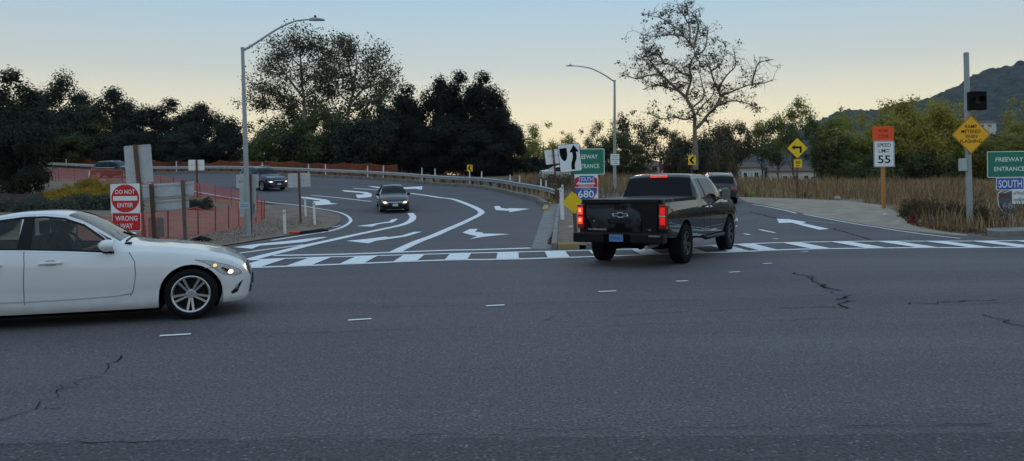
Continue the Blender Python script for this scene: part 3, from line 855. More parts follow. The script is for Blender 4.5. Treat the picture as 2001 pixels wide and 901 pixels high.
def wheel(root, x, y, r, width, side, rim_r, rim_m, spokes=5, twin=True, tread=False):
    w = thing('wheel', '', ''); 
    for k in ('label', 'category'):
        if k in w: del w[k]
    w.parent = root; w.location = (x, y, r); w.rotation_euler = (0, rnd.uniform(0, 1), 0 if side < 0 else math.pi)
    h = width / 2
    pr = [(rim_r, h * .86), (rim_r + .012, h * .98), (rim_r + (r - rim_r) * .5, h * 1.02), (r - .035, h * .93), (r - .008, h * .78), (r, h * .5), (r, -h * .5), (r - .008, -h * .78), (r - .035, -h * .93), (rim_r, -h * .9)]
    t = MB().lathe_y([(a, -b) for a, b in pr], 40)
    if tread:
        for k in range(44):
            a = 2 * math.pi * k / 44
            t.box((math.cos(a) * (r - .004), -h * .72, math.sin(a) * (r - .004)), (.02, h * .5, .05), M=Matrix.Rotation(-a, 3, 'Y'))
            t.box((math.cos(a + .07) * (r - .004), h * .1, math.sin(a + .07) * (r - .004)), (.02, h * .9, .05), M=Matrix.Rotation(-a - .07, 3, 'Y'))
    t.build('tyre', M_RUBBER, w, smooth=True)
    rim = MB().lathe_y([(rim_r + .004, -h * .97), (rim_r - .006, -h * 1.0), (rim_r - .022, -h * .9), (rim_r - .03, -h * .3), (rim_r - .03, h * .6)], 40)
    rim.lathe_y([(.001, -h * .80), (.05, -h * .80), (.062, -h * .72), (.068, -h * .45)], 20)
    for k in range(spokes):
        a = 2 * math.pi * k / spokes
        for d in ((-.17, .17) if twin else (0,)):
            c0, c1 = a + d * 1.5, a + d
            r0, r1 = .05, rim_r - .012
            p0 = Vector((math.cos(c0) * r0, 0, math.sin(c0) * r0)); p1 = Vector((math.cos(c1) * r1, 0, math.sin(c1) * r1))
            u = (p1 - p0).normalized(); nrm = Vector((-u.z, 0, u.x))
            w0, w1 = (.012, .015) if twin else (.034, .05)
            vs = [p0 + nrm * w0 + Vector((0, -h * .76, 0)), p0 - nrm * w0 + Vector((0, -h * .76, 0)), p1 - nrm * w1 + Vector((0, -h * .92, 0)), p1 + nrm * w1 + Vector((0, -h * .92, 0)),
                  p0 + nrm * w0 * 1.3 + Vector((0, -h * .5, 0)), p0 - nrm * w0 * 1.3 + Vector((0, -h * .5, 0)), p1 - nrm * w1 * 1.2 + Vector((0, -h * .55, 0)), p1 + nrm * w1 * 1.2 + Vector((0, -h * .55, 0))]
            rim.add(vs, [(0, 1, 2, 3), (0, 4, 5, 1), (1, 5, 6, 2), (2, 6, 7, 3), (3, 7, 4, 0), (7, 6, 5, 4)])
    rim.build('rim', rim_m, w, smooth=True, angle=30)
    MB().lathe_y([(.001, -h * .2), (rim_r * .74, -h * .2), (rim_r * .74, 0), (rim_r - .03, .0), (rim_r - .03, h * .5), (0.001, h * .5)], 28).build('brake_disc', M_BLACKTRIM, w)
    return w
def mirror_part(b, x, z, m, root, sides=(1, -1), sx=.12, sy=.10, sz=.085, out=.09):
    for sd in sides:
        y = sd * (b.surf(x, z) + out)
        g = MB()
        prof = [(.0, .35), (.25, .85), (.55, 1.0), (.8, .92), (1.0, .80)]
        rings = []
        for t, k in prof[::-1]:
            rings.append([(x - sx * .6 + sx * 1.3 * t, y + sy * k * math.cos(a), z + sz * k * math.sin(a)) for a in [2 * math.pi * j / 14 for j in range(14)]])
        vs = [p for r in rings for p in r]; fs = []
        for i in range(len(rings) - 1):
            for j in range(14): fs.append((i * 14 + j, i * 14 + (j + 1) % 14, (i + 1) * 14 + (j + 1) % 14, (i + 1) * 14 + j))
        fs += [tuple(range(13, -1, -1)), tuple((len(rings) - 1) * 14 + j for j in range(14))]
        o = g.add(vs, fs).build('door_mirror', m, root, smooth=True)
        MB().box((x + .02, sd * (b.surf(x, z) + out * .45), z - sz * .75), (sx * .5, out * 1.2, .03)).build('mirror_arm', M_BLACKTRIM, root)
def std_classify(b, gl):
    """gl: dict with glass x-ranges"""
    KB = Body.K_BELT; KT = KB + len(TU)
    def f(x, k, sd):
        if k == -1: return 'body'
        if k in (0, 1): return 'underbody'
        if k >= KT + 1 and 'ws' in gl and gl['ws'][0] < x < gl['ws'][1]: return 'windshield'
        if k >= KT + 1 and 'rw' in gl and gl['rw'][0] < x < gl['rw'][1]: return 'rear_window'
        if KB <= k < KT:
            for i, (a, c) in enumerate(gl['side']):
                if a < x < c: return 'side_window:%d:%d' % (i, sd)
        if 2 <= k < KB:
            for i, (a, c) in enumerate(gl['doors']):
                if a < x < c: return 'door:%d:%d' % (i, sd)
        if k >= KT + 1 and x > gl['ws'][1]: return 'hood'
        if k >= KT + 1 and gl['rw'][1] <= x <= gl['ws'][0]: return 'roof'
        return 'body'
    return f
def road_pose(px, py, heading, D=None):
    """where on the road a pixel stands"""
    p = gnd(px, py) if D is None else at(px, py, D).xy
    return p
def stand(root, p, ang):
    """set a vehicle down on the slope of the road"""
    u = Vector((math.cos(ang), math.sin(ang))); v = Vector((-u.y, u.x))
    zx = (hz(p[0] + u.x * 1.4, p[1] + u.y * 1.4) - hz(p[0] - u.x * 1.4, p[1] - u.y * 1.4)) / 2.8
    zy = (hz(p[0] + v.x * .8, p[1] + v.y * .8) - hz(p[0] - v.x * .8, p[1] - v.y * .8)) / 1.6
    a = Vector((u.x, u.y, zx)).normalized(); bv = Vector((v.x, v.y, zy)); n = a.cross(bv).normalized(); bv = n.cross(a)
    root.matrix_world = Matrix(((a.x, bv.x, n.x, p[0]), (a.y, bv.y, n.y, p[1]), (a.z, bv.z, n.z, hz(p[0], p[1]) + .008), (0, 0, 0, 1)))
def local_root(root, xo):
    return root

# ------------------------------------------------ white sedan
def white_sedan():
    L = 4.65; fa, ra = 3.92, 1.07
    b = Body(L, top=[(0, .62), (.03, .80), (.10, .93), (.3, 1.03), (.72, 1.07), (.95, 1.13), (1.35, 1.30), (1.6, 1.375), (1.95, 1.425), (2.2, 1.43), (2.43, 1.40), (2.63, 1.325), (2.89, 1.165), (3.09, 1.03), (3.22, .985), (3.6, .955), (3.92, .915), (4.25, .84), (4.43, .775), (4.54, .705), (4.61, .62), (4.65, .50)],
             belt=[(0, .60), (.1, .86), (.5, .98), (1.2, 1.00), (2.0, .975), (3.0, .905), (3.3, .90), (3.9, .85), (4.3, .77), (4.52, .66), (4.65, .48)],
             plan=[(0, .60), (.06, .72), (.25, .82), (.7, .875), (1.1, .885), (2.4, .885), (3.4, .885), (3.9, .88), (4.15, .855), (4.33, .79), (4.46, .70), (4.55, .60), (4.61, .48), (4.65, .34)],
             roofw=[(0, .5), (.3, .70), (.75, .66), (1.2, .60), (1.9, .575), (2.42, .585), (2.8, .64), (3.1, .70), (3.5, .72), (4.1, .68), (4.45, .50), (4.65, .28)],
             bottom=[(0, .36), (.12, .24), (.5, .20), (1.6, .18), (3.3, .17), (4.3, .185), (4.55, .19), (4.65, .26)],
             axles=(ra, fa), zax=.33, Ra=.385, stations=(.78, .86, 1.32, 1.95, 2.02, 2.08, 2.46, 3.07, 3.22, 1.25, 1.45, 2.97), crown=.02, prof=SPROF)
    root = thing('white_sedan', 'white four-door sedan passing close by with amber headlamps on', 'car')
    W = paint('white_pearl_paint', (0.80, 0.79, 0.79), .28)
    N = W.node_tree.nodes; Lk = W.node_tree.links          # road film low on the doors and sills
    tc = N.new('ShaderNodeTexCoord'); sp = N.new('ShaderNodeSeparateXYZ'); Lk.new(tc.outputs['Object'], sp.inputs[0])
    nz = N.new('ShaderNodeTexNoise'); nz.inputs['Scale'].default_value = 5; nz.inputs['Detail'].default_value = 6; Lk.new(tc.outputs['Object'], nz.inputs[0])
    mr = N.new('ShaderNodeMapRange'); mr.inputs[1].default_value = .55; mr.inputs[2].default_value = .15; mr.inputs[3].default_value = 0; mr.inputs[4].default_value = .9; Lk.new(sp.outputs['Z'], mr.inputs[0])
    mu = N.new('ShaderNodeMath'); mu.operation = 'MULTIPLY'; Lk.new(mr.outputs[0], mu.inputs[0]); Lk.new(nz.outputs[0], mu.inputs[1])
    mx = N.new('ShaderNodeMix'); mx.data_type = 'RGBA'; Lk.new(mu.outputs[0], mx.inputs[0]); mx.inputs[6].default_value = (.80, .79, .79, 1); mx.inputs[7].default_value = (.42, .39, .35, 1)
    Lk.new(mx.outputs[2], N['Principled BSDF'].inputs['Base Color'])
    gl = dict(ws=(2.46, 3.07), rw=(.86, 1.45), side=((1.25, 1.95), (2.08, 2.97)), doors=((1.32, 2.02), (2.02, 3.22)))
    ms = dict(body=W, underbody=M_UNDER, windshield=M_CGLASS, rear_window=M_TGLASS, side_window=M_TGLASS)
    b.parts(std_classify(b, gl), root, ms)
    # black window surround and pillar, bright strip
    b.side_patch('pillar_trim', [(1.94, .985), (2.09, .975), (2.09, 1.39), (1.97, 1.385)], M_BLACKTRIM, root, off=.003)
    lo = [(1.2, 1.005), (1.6, .995), (2.0, .980), (2.5, .95), (3.02, .905)]
    b.seam_line(lo, M_BLACKTRIM, root, .022)
    b.seam_line([(p[0], p[1] - .016) for p in lo], M_CHROME, root, .012, off=.005)
    up = [(1.25, 1.20), (1.6, 1.315), (1.95, 1.36), (2.2, 1.365), (2.42, 1.338), (2.65, 1.25), (2.88, 1.08), (2.99, .965)]
    b.seam_line([(x, min(z, pchip(b.top, x) - .05)) for x, z in up], M_BLACKTRIM, root, .026, off=.004)
    b.seam_line([(x, min(z + .02, pchip(b.top, x) - .03)) for x, z in up], M_CHROME, root, .008, off=.006)
    G = mat('panel_gap', (0.16, 0.16, 0.165), rough=.9)
    b.seam_line([(2.02, .97), (2.03, .80), (2.02, .5), (2.02, .34), (2.03, .30)], G, root, .009)
    b.seam_line([(3.19, .90), (3.26, .78), (3.27, .60), (3.24, .42), (3.20, .34)], G, root, .009)
    b.seam_line([(1.40, .98), (1.42, .8), (1.35, .64)], G, root, .012)
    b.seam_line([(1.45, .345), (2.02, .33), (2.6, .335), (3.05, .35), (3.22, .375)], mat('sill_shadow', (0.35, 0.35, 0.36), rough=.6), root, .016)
    b.seam_line([(4.08, .66), (4.28, .66), (4.36, .60)], G, root, .007)
    b.seam_line([(4.26, .565), (4.30, .40), (4.32, .24)], mat('bumper_gap', (.45, .45, .46), rough=.6), root, .004)
    # handles
    for sd in (1, -1):
        for hx in (1.55, 2.20):
            y = sd * (b.surf(hx, .80) + .016)
            MB().tube([(hx - .02, y - sd * .02, .795), (hx + .0, y + sd * .008, .80), (hx + .12, y + sd * .012, .805), (hx + .23, y + sd * .006, .803), (hx + .25, y - sd * .02, .80)], [.012, .016, .017, .015, .010], 8).build('door_handle', W, root, smooth=True)
            b.side_patch('handle_cup', [(hx + .05, .77), (hx + .17, .765), (hx + .18, .82), (hx + .14, .84), (hx + .06, .835)], mat('handle_cup', (.42, .42, .43), rough=.4, coat=1), root, (sd,), .002)
    # headlamps wrapping the corner, with lit bulbs
    hl = [(3.97, .772), (4.18, .745), (4.39, .672), (4.52, .60), (4.545, .545), (4.42, .54), (4.30, .575), (4.20, .66), (4.09, .735)]
    b.seam_line(hl + [hl[0]], mat('lamp_edge', (.07, .07, .075), rough=.5), root, .009, off=.0035)
    for sd, o in zip((1, -1), b.side_patch('headlamp', hl, mat('headlamp_lens', (.40, .43, .46), rough=.06, coat=1.0, var=.45, scale=14), root, off=.004, step=.03)):
        for (x, z, r, m) in ((4.215, .690, .024, M_SIDELAMP), (4.405, .590, .034, M_LAMP)):
            pts = [(x + r * math.cos(a), z + r * .8 * math.sin(a)) for a in np.linspace(0, 6.28, 11)[:-1]]
            q = b.side_patch('bulb', pts, m, root, (sd,), .008, .03)[0]; q.parent = o
        q = b.side_patch('side_reflector', [(4.28, .645), (4.33, .60), (4.355, .60), (4.31, .65)], M_RED, root, (sd,), .007, .03)[0]; q.parent = o
        q = b.side_patch('lamp_bezel', [(4.30, .665), (4.40, .615), (4.41, .60), (4.36, .585), (4.29, .64)], M_BLACKTRIM, root, (sd,), .006, .03)[0]; q.parent = o
    # fog lamp recess and lip
    b.side_patch('fog_recess', [(4.40, .31), (4.46, .36), (4.52, .43), (4.56, .46), (4.52, .38), (4.49, .31), (4.43, .285)], M_BLACKTRIM, root, off=.004, step=.03)
    b.side_patch('fog_bezel', [(4.46, .345), (4.49, .40), (4.505, .40), (4.49, .345)], M_CHROME, root, off=.007, step=.03)
    b.end_patch('grille', [(-.34, .50), (.34, .50), (.40, .60), (.30, .66), (-.30, .66), (-.40, .60)], M_BLACKTRIM, root)
    for z in (.53, .57, .61, .645): b.end_patch('grille_bar', [(-.33, z - .007), (.33, z - .007), (.33, z + .007), (-.33, z + .007)], M_CHROME, root, off=.014)
    b.end_patch('lower_intake', [(-.42, .26), (.42, .26), (.36, .38), (-.36, .38)], M_BLACKTRIM, root)
    MB().box((L + .025, 0, .43), (.016, .30, .15)).build('front_plate', M_BLACKTRIM, root)
    b.end_patch('tail_lamp', [(.45, .72), (.70, .70), (.72, .86), (.48, .88)], M_RED, root, True, sides=(1, -1))
    mirror_part(b, 2.93, 1.00, W, root, sx=.14, sy=.115, sz=.078, out=.11)
    # cowl, wipers
    MB().tube([(3.12, -.55, 1.035), (3.10, 0, 1.055), (3.12, .60, 1.02)], .012, 6).build('wiper', M_BLACKTRIM, root)
    MB().tube([(3.15, .62, 1.01), (3.10, .40, 1.045), (2.99, .1, 1.12)], .010, 6).build('wiper', M_BLACKTRIM, root)
    MB().box((3.16, -.66, 1.01), (.07, .12, .02)).build('cowl_vent', M_BLACKTRIM, root)
    # wheels
    for x in (ra, fa):
        for sd in (1, -1): wheel(root, x, sd * .775, .33, .235, sd, .238, M_RIM, 5, True)
        MB().box((x, 0, .42), (.62, 1.25, .60)).build('wheel_housing', M_UNDER, root)
    # cabin
    MB().box((2.15, 0, .32), (2.4, 1.5, .06)).build('cabin_floor', M_SEAT, root)
    for x, ys in ((2.12, (.37, -.37)), (1.25, (.33, -.33))):
        for y in ys:
            s_ = MB().box((x + .28, y, .50), (.52, .50, .16), M=None); s_.build('seat_cushion', M_SEAT, root, bevel=.05)
            MB().box((0, 0, .30), (.15, .46, .62), M=Matrix.Rotation(R(-14), 3, 'Y')).build('seat_back', M_SEAT, root, bevel=.05).location = (x - .02, y, .52)
            MB().box((0, 0, 0), (.09, .26, .18)).build('headrest', M_SEAT, root, bevel=.035).location = (x - .16, y, 1.20)
    MB().box((3.05, 0, .78), (.42, 1.42, .22)).build('dashboard', M_SEAT, root, bevel=.06)
    sw = MB()
    ring = [(2.74 + .06 * math.sin(a), .37 + .18 * math.cos(a), .88 + .17 * math.sin(a)) for a in np.linspace(0, 2 * math.pi, 25)]
    sw.tube(ring, .016, 6, False); sw.tube([(2.74, .20, .88), (2.76, .37, .87), (2.74, .54, .88)], .015, 6); sw.tube([(2.76, .37, .87), (2.95, .37, .82)], .03, 6)
    sw.build('steering_wheel', M_BLACKTRIM, root)
    return root, b
ws_root, ws_body = white_sedan()
ANG_W = R(18)
wpx = at(373, 576, 10.0)
_u = Vector((math.cos(ANG_W), math.sin(ANG_W))); _v = Vector((-_u.y, _u.x))
wp = Vector(wpx.xy) - _u * 3.92 + _v * .885
stand(ws_root, (wp.x + _u.x * 2.3, wp.y + _u.y * 2.3), ANG_W)
ws_root.location = (wp.x, wp.y, 0.008)
# the driver: one continuous body, seated, hands on the wheel
def person_seated(parent_matrix):
    M_SKIN = mat('skin', (0.36, 0.20, 0.14), rough=.55, var=.08)
    M_HAIR = mat('dark_hair', (0.012, 0.010, 0.009), rough=.6, var=.3, scale=30)
    M_SHIRT = mat('dark_shirt', (0.02, 0.021, 0.025), rough=.9)
    J = dict(pel=(2.36, .37, .66), sp=(2.28, .37, .84), ch=(2.22, .37, 1.00), nk=(2.22, .37, 1.115), hd0=(2.245, .37, 1.17), hd=(2.26, .37, 1.235), crown=(2.25, .37, 1.30),
             shl=(2.24, .55, 1.04), ell=(2.42, .62, .84), wrl=(2.68, .54, .93), hal=(2.75, .54, .95), shr=(2.24, .19, 1.04), elr=(2.42, .12, .84), wrr=(2.68, .20, .93), har=(2.75, .20, .95),
             hpl=(2.42, .46, .64), knl=(2.84, .46, .66), anl=(3.06, .46, .36), ftl=(3.2, .46, .38), hpr=(2.42, .28, .64), knr=(2.84, .28, .66), anr=(3.06, .28, .36), ftr=(3.2, .28, .38))
    rad = dict(pel=.15, sp=.135, ch=.15, nk=.052, hd0=.066, hd=.088, crown=.07, shl=.065, ell=.042, wrl=.028, hal=.036, shr=.065, elr=.042, wrr=.028, har=.036, hpl=.085, knl=.06, anl=.04, ftl=.04, hpr=.085, knr=.06, anr=.04, ftr=.04)
    E_ = [('pel', 'sp'), ('sp', 'ch'), ('ch', 'nk'), ('nk', 'hd0'), ('hd0', 'hd'), ('hd', 'crown'), ('ch', 'shl'), ('shl', 'ell'), ('ell', 'wrl'), ('wrl', 'hal'), ('ch', 'shr'), ('shr', 'elr'), ('elr', 'wrr'), ('wrr', 'har'),
          ('pel', 'hpl'), ('hpl', 'knl'), ('knl', 'anl'), ('anl', 'ftl'), ('pel', 'hpr'), ('hpr', 'knr'), ('knr', 'anr'), ('anr', 'ftr')]
    V_ = {k: Vector(v) for k, v in J.items()}
    for sfx, sy in (('l', 1), ('r', -1)):                  # fingers closed round the wheel
        base = V_['ha' + sfx]
        for q in range(4):
            a = base + Vector((.045, sy * -.01, .035 - .022 * q)); c = a + Vector((.02, -sy * .03, .0)); n1, n2 = 'f%s%d' % (sfx, q), 'g%s%d' % (sfx, q)
            V_[n1], V_[n2] = a, c; rad[n1] = rad[n2] = .009; E_ += [('ha' + sfx, n1), (n1, n2)]
        V_['th' + sfx] = base + Vector((.0, -sy * .045, .03)); rad['th' + sfx] = .01; E_.append(('ha' + sfx, 'th' + sfx))
    V_['nose'] = V_['hd'] + Vector((.098, 0, -.025)); rad['nose'] = .014; E_.append(('hd', 'nose'))
    V_['chin'] = V_['hd0'] + Vector((.060, 0, -.005)); rad['chin'] = .03; E_.append(('hd0', 'chin'))
    keys = list(V_)
    me = bpy.data.meshes.new('person'); me.from_pydata([V_[k] for k in keys], [(keys.index(a), keys.index(c)) for a, c in E_], [])
    o = link('person', me, M_SKIN)
    md = o.modifiers.new('skin', 'SKIN'); md.use_smooth_shade = True
    for i, k in enumerate(keys):
        me.skin_vertices[0].data[i].radius = (rad[k], rad[k]); me.skin_vertices[0].data[i].use_root = (k == 'pel')
    sb = o.modifiers.new('sub', 'SUBSURF'); sb.levels = sb.render_levels = 2
    tag(o, 'person in dark clothes driving, hands on the wheel, seen through the side window', 'person')
    # hair swept back to a bun, shirt
    hair = MB()
    bm = bmesh.new(); bmesh.ops.create_icosphere(bm, subdivisions=3, radius=1.0)
    c = V_['hd'] + Vector((-.022, 0, .030))
    for v in bm.verts:
        q = Vector((v.co.x * .112, v.co.y * .098, v.co.z * .108))
        if v.co.x > .35 and v.co.z < .45: q = q * .70
        if v.co.x < -.2: q.x *= 1.25
        q *= 1 + .05 * math.sin(v.co.y * 14 + v.co.z * 9)
        v.co = c + q
    hm = bpy.data.meshes.new('hair'); bm.to_mesh(hm); bm.free(); hm.shade_smooth()
    link('hair', hm, M_HAIR, o)
    bm = bmesh.new(); bmesh.ops.create_uvsphere(bm, u_segments=20, v_segments=12, radius=1.0)
    for v in bm.verts:
        z = v.co.z; v.co = Vector((2.26 - z * .06 + v.co.x * .165, .37 + v.co.y * (.235 if z > 0 else .20), .86 + z * .235))
    sm = bpy.data.meshes.new('shirt'); bm.to_mesh(sm); bm.free(); sm.shade_smooth()
    sh = link('shirt', sm, M_SHIRT, o)
    for sy in (1, -1):
        a = V_['shl' if sy > 0 else 'shr']; e = V_['ell' if sy > 0 else 'elr']
        MB().tube([a + Vector((-.03, -sy * .05, .02)), a, a.lerp(e, .5), e], [.07, .075, .062, .055], 10).build('sleeve', M_SHIRT, o, smooth=True)
    o.matrix_world = parent_matrix
    return o
bpy.context.view_layer.update()
person_seated(ws_root.matrix_world.copy())

# ------------------------------------------------ black pickup
def pickup():
    root = thing('pickup_truck', 'glossy black crew pickup turning onto the ramp, brake lamps lit', 'truck')
    Bk = paint('black_paint', (0.006, 0.006, 0.008), .22)
    Bk.node_tree.nodes['Principled BSDF'].inputs['Coat IOR'].default_value = 1.5; Bk.node_tree.nodes['Principled BSDF'].inputs['Coat Roughness'].default_value = .015
    ms = dict(body=Bk, underbody=M_UNDER, windshield=M_DGLASS, rear_window=M_DGLASS, side_window=glass('truck_side_glass', (0.20, 0.24, 0.24)))
    fa, ra, zax, Ra = 4.80, 1.16, .42, .50
    # bed
    bed = Body(2.12, top=[(0, 1.37), (2.12, 1.39)], belt=[(0, 1.30), (2.12, 1.32)], plan=[(0, .955), (.04, .985), (.3, 1.0), (2.12, 1.01)], roofw=[(0, .93), (2.12, .96)],
               bottom=[(0, .62), (.3, .58), (2.12, .52)], axles=(ra,), zax=zax, Ra=Ra, crown=.0, prof=TPROF)
    def bc(x, k, sd):
        if k in (0, 1): return 'underbody'
        if k >= Body.K_BELT + len(TU) + 1: return 'bed_cover'
        return 'bed'
    bed.parts(lambda x, k, sd: bc(x, k, sd) if k >= 0 else 'bed', root, dict(ms, bed=Bk, bed_cover=mat('bed_cover_vinyl', (.012, .012, .013), rough=.55)))
    cab = Body(5.92, top=[(2.14, 1.36), (2.17, 1.38), (2.34, 1.80), (2.44, 1.875), (2.7, 1.905), (3.3, 1.91), (3.75, 1.88), (3.95, 1.82), (4.42, 1.42), (4.54, 1.36), (4.9, 1.33), (5.5, 1.27), (5.75, 1.20), (5.86, 1.05), (5.92, .85)],
               belt=[(2.14, 1.32), (2.6, 1.33), (3.6, 1.33), (4.4, 1.29), (5.2, 1.22), (5.7, 1.12), (5.92, .80)],
               plan=[(2.14, 1.0), (2.4, 1.005), (4.2, 1.005), (5.2, 1.005), (5.6, .97), (5.8, .90), (5.92, .78)],
               roofw=[(2.14, .86), (2.34, .74), (2.6, .70), (3.4, .69), (3.95, .73), (4.42, .86), (5.0, .90), (5.8, .78), (5.92, .60)],
               bottom=[(2.14, .50), (4.2, .48), (5.4, .46), (5.92, .5)], axles=(fa,), zax=zax, Ra=Ra, stations=(2.14, 2.18, 2.36, 2.52, 2.86, 2.95, 3.92, 4.02, 4.40, 2.50, 3.03, 4.12), crown=.02, prof=TPROF)
    cab.S = [x for x in cab.S if x >= 2.14]
    gl = dict(ws=(4.02, 4.40), rw=(2.18, 2.36), side=((2.52, 2.86), (2.95, 4.02)), doors=((2.50, 3.03), (3.03, 4.12)))
    cab.parts(std_classify(cab, gl), root, ms)
    cab.side_patch('pillar_trim', [(2.85, 1.335), (2.96, 1.335), (2.93, 1.80), (2.86, 1.80)], M_BLACKTRIM, root, off=.003)
    cab.seam_line([(2.50, 1.34), (3.0, 1.345), (3.6, 1.34), (4.1, 1.31)], M_BLACKTRIM, root, .03)
    G = mat('dark_gap', (.002, .002, .002), rough=1)
    for pts in ([(2.50, 1.33), (2.50, .9), (2.56, .62)], [(3.03, 1.33), (3.02, .9), (3.03, .6)], [(4.12, 1.28), (4.16, .9), (4.10, .58)]): cab.seam_line(pts, G, root, .014)
    # chrome sill strips and running board
    for z in (.60, .68): cab.seam_line([(2.55, z), (3.3, z), (4.15, z + .01)], M_CHROME, root, .016, off=.008)
    for sd in (1, -1):
        MB().tube([(2.45, sd * .90, .52), (2.6, sd * 1.0, .44), (4.15, sd * 1.0, .44), (4.28, sd * .9, .52)], [.045] * 4, 8).build('side_step', M_BLACKTRIM, root, smooth=True)
        for hx in (2.86, 3.16):
            y = sd * (cab.surf(hx, 1.14) + .012)
            MB().tube([(hx - .12, y - sd * .02, 1.14), (hx - .10, y + sd * .012, 1.145), (hx + .02, y + sd * .016, 1.15), (hx + .06, y - sd * .02, 1.15)], [.014, .018, .018, .014], 8).build('door_handle', M_CHROME, root, smooth=True)
        MB().prism([(4.30, .93), (4.46, .935), (4.46, .985), (4.33, .98)], sd * (cab.surf(4.4, .95) + .004), sd * (cab.surf(4.4, .95) + .012)).build('fender_badge', M_CHROME, root)
    mirror_part(cab, 4.0, 1.42, Bk, root, sx=.16, sy=.13, sz=.15, out=.20)
    for sd in (1, -1):
        MB().box((3.90, sd * (cab.surf(4.0, 1.3) + .20), 1.42), (.012, .20, .23)).build('mirror_glass', mat('mirror_glass', (.25, .27, .28), rough=.15, metal=.6), root)
    # fuel flap, left side; tailgate with emblem and lettering
    bed.seam_line([(1.75, 1.16), (1.92, 1.16), (1.92, 1.0), (1.75, 1.0), (1.75, 1.16)], G, root, .01, (1,))
    tg = MB().box((-.02, 0, .985), (.05, 1.56, .69)).build('tailgate', Bk, root, bevel=.018)
    MB().box((-.055, 0, 1.315), (.05, 1.60, .055)).build('spoiler_lip', M_BLACKTRIM, tg, bevel=.01)
    MB().box((-.047, 0, 1.02), (.006, 1.34, .36)).build('pressed_panel', Bk, tg, bevel=.002)
    MB().box((-.055, 0, 1.21), (.02, .26, .09)).build('tailgate_handle', M_BLACKTRIM, tg, bevel=.01)
    # bow-tie: chrome outline, dark inside
    bow = [(-.16, -.026), (-.062, -.026), (-.048, -.052), (.062, -.052), (.05, -.026), (.18, -.026), (.155, .026), (.062, .026), (.048, .052), (-.062, .052), (-.05, .026), (-.18, .026)]
    Rz = Matrix(((0, 1, 0, -.052), (-1, 0, 0, 0), (0, 0, 1, 1.055), (0, 0, 0, 1)))       # sign plane seen from behind the truck
    def tail_plate(name, pts, m, d0, d1, parent):
        g = MB().prism(pts, d0, d1); g.v = [tuple(Rz @ Vector(v)) for v in g.v]
        return g.build(name, m, parent)
    em = tail_plate('emblem', [(x * 1.0, z * 1.0) for x, z in bow], M_CHROME, -.010, .004, tg)
    tail_plate('emblem_inlay', [(x * .86, z * .72) for x, z in bow], M_BLACKTRIM, -.013, -.009, em)
    M_LET = mat('bright_letters', (.6, .6, .62), rough=.3, metal=.6)
    lettering('SILVERADO', -.52, -.30, .42, .034, 0, M_LET, tg, M=Rz)
    lettering('LT', .62, -.30, .06, .03, 0, M_LET, tg, M=Rz)
    # tail lamps: left pair fully lit, right pair mostly lens
    for sd in (1, -1):
        tl = MB().box((.02, sd * .895, 1.02), (.17, .155, .50)).build('tail_lamp', M_RED, root, bevel=.02)
        for z in (1.135, .935):
            MB().box((-.068, sd * .90, z), (.012, .11, .15)).build('lamp_cell', M_REDLIT if sd > 0 else mat('dim_brake_lamp', (.5, .012, .012), rough=.2, emit=(1.0, .02, .02), estr=.45), tl, bevel=.005)
            MB().box((-.077, sd * .90, z + .01), (.01, .05, .07)).build('bulb', M_REDHOT if sd > 0 else MATS['dim_brake_lamp'], tl)
        MB().box((-.07, sd * .895, 1.035), (.012, .13, .03)).build('reverse_lens', M_LENS if sd < 0 else M_RED, tl)
    # bumper with corner steps, plate, hitch
    bp = MB().box((-.14, 0, .59), (.26, 1.96, .20)).build('rear_bumper', M_BLACKTRIM, root, bevel=.03)
    MB().box((-.285, 0, .585), (.02, .56, .17)).build('plate_recess', M_UNDER, bp)
    for sd in (1, -1): MB().box((-.275, sd * .80, .65), (.03, .24, .03)).build('step_edge', M_CHROME if sd < 0 else M_BLACKTRIM, bp)
    pl = MB().box((-.30, 0, .60), (.012, .305, .155)).build('license_plate', mat('plate_blue', (.10, .26, .55), rough=.4), bp)
    Pz = Matrix(((0, 1, 0, -.309), (-1, 0, 0, 0), (0, 0, 1, .60), (0, 0, 0, 1)))
    for (a, c, d, e) in ((-.15, -.0775, .15, -.066), (-.15, .066, .15, .0775), (-.1525, -.0775, -.142, .0775), (.142, -.0775, .1525, .0775)):
        g = MB().prism([(a, c), (d, c), (d, e), (a, e)], -.002, .002); g.v = [tuple(Pz @ Vector(v)) for v in g.v]; g.build('plate_frame', M_CHROME, pl)
    lettering('773-451', 0, -.005, .24, .062, 0, mat('plate_ink', (.012, .03, .10), rough=.5), pl, M=Pz)
    MB().box((-.18, 0, .42), (.24, .09, .08)).build('tow_hitch', M_UNDER, root)
    MB().tube([(-.05, -.55, .40), (.6, -.55, .42)], .045, 10).build('exhaust_pipe', M_GALV, root)
    MB().box((1.1, 0, .42), (.14, 1.5, .14)).build('rear_axle', M_UNDER, root)
    MB().lathe_y([(.001, -.14), (.13, -.10), (.17, 0), (.13, .10), (.001, .14)], 14, (1.1, 0, .42)).build('differential', M_UNDER, root)
    # third brake lamp with cargo lenses
    t3 = MB().box((2.335, 0, 1.855), (.05, .40, .05), M=Matrix.Rotation(R(-18), 3, 'Y')).build('high_brake_lamp', M_REDLIT, root, bevel=.008)
    for y in (-.08, .08): MB().box((2.305, y, 1.852), (.012, .10, .03), M=Matrix.Rotation(R(-18), 3, 'Y')).build('cargo_lens', M_LENS, t3)
    for x in (ra, fa):
        for sd in (1, -1): wheel(root, x, sd * .865, .42, .30, sd, .245, M_RIMD, 6, False, True)
        MB().box((x, 0, .62), (.84, 1.25, .62)).build('wheel_housing', M_UNDER, root)
    MB().box((3.2, 0, .62), (3.9, 1.5, .3)).build('chassis', M_UNDER, root)
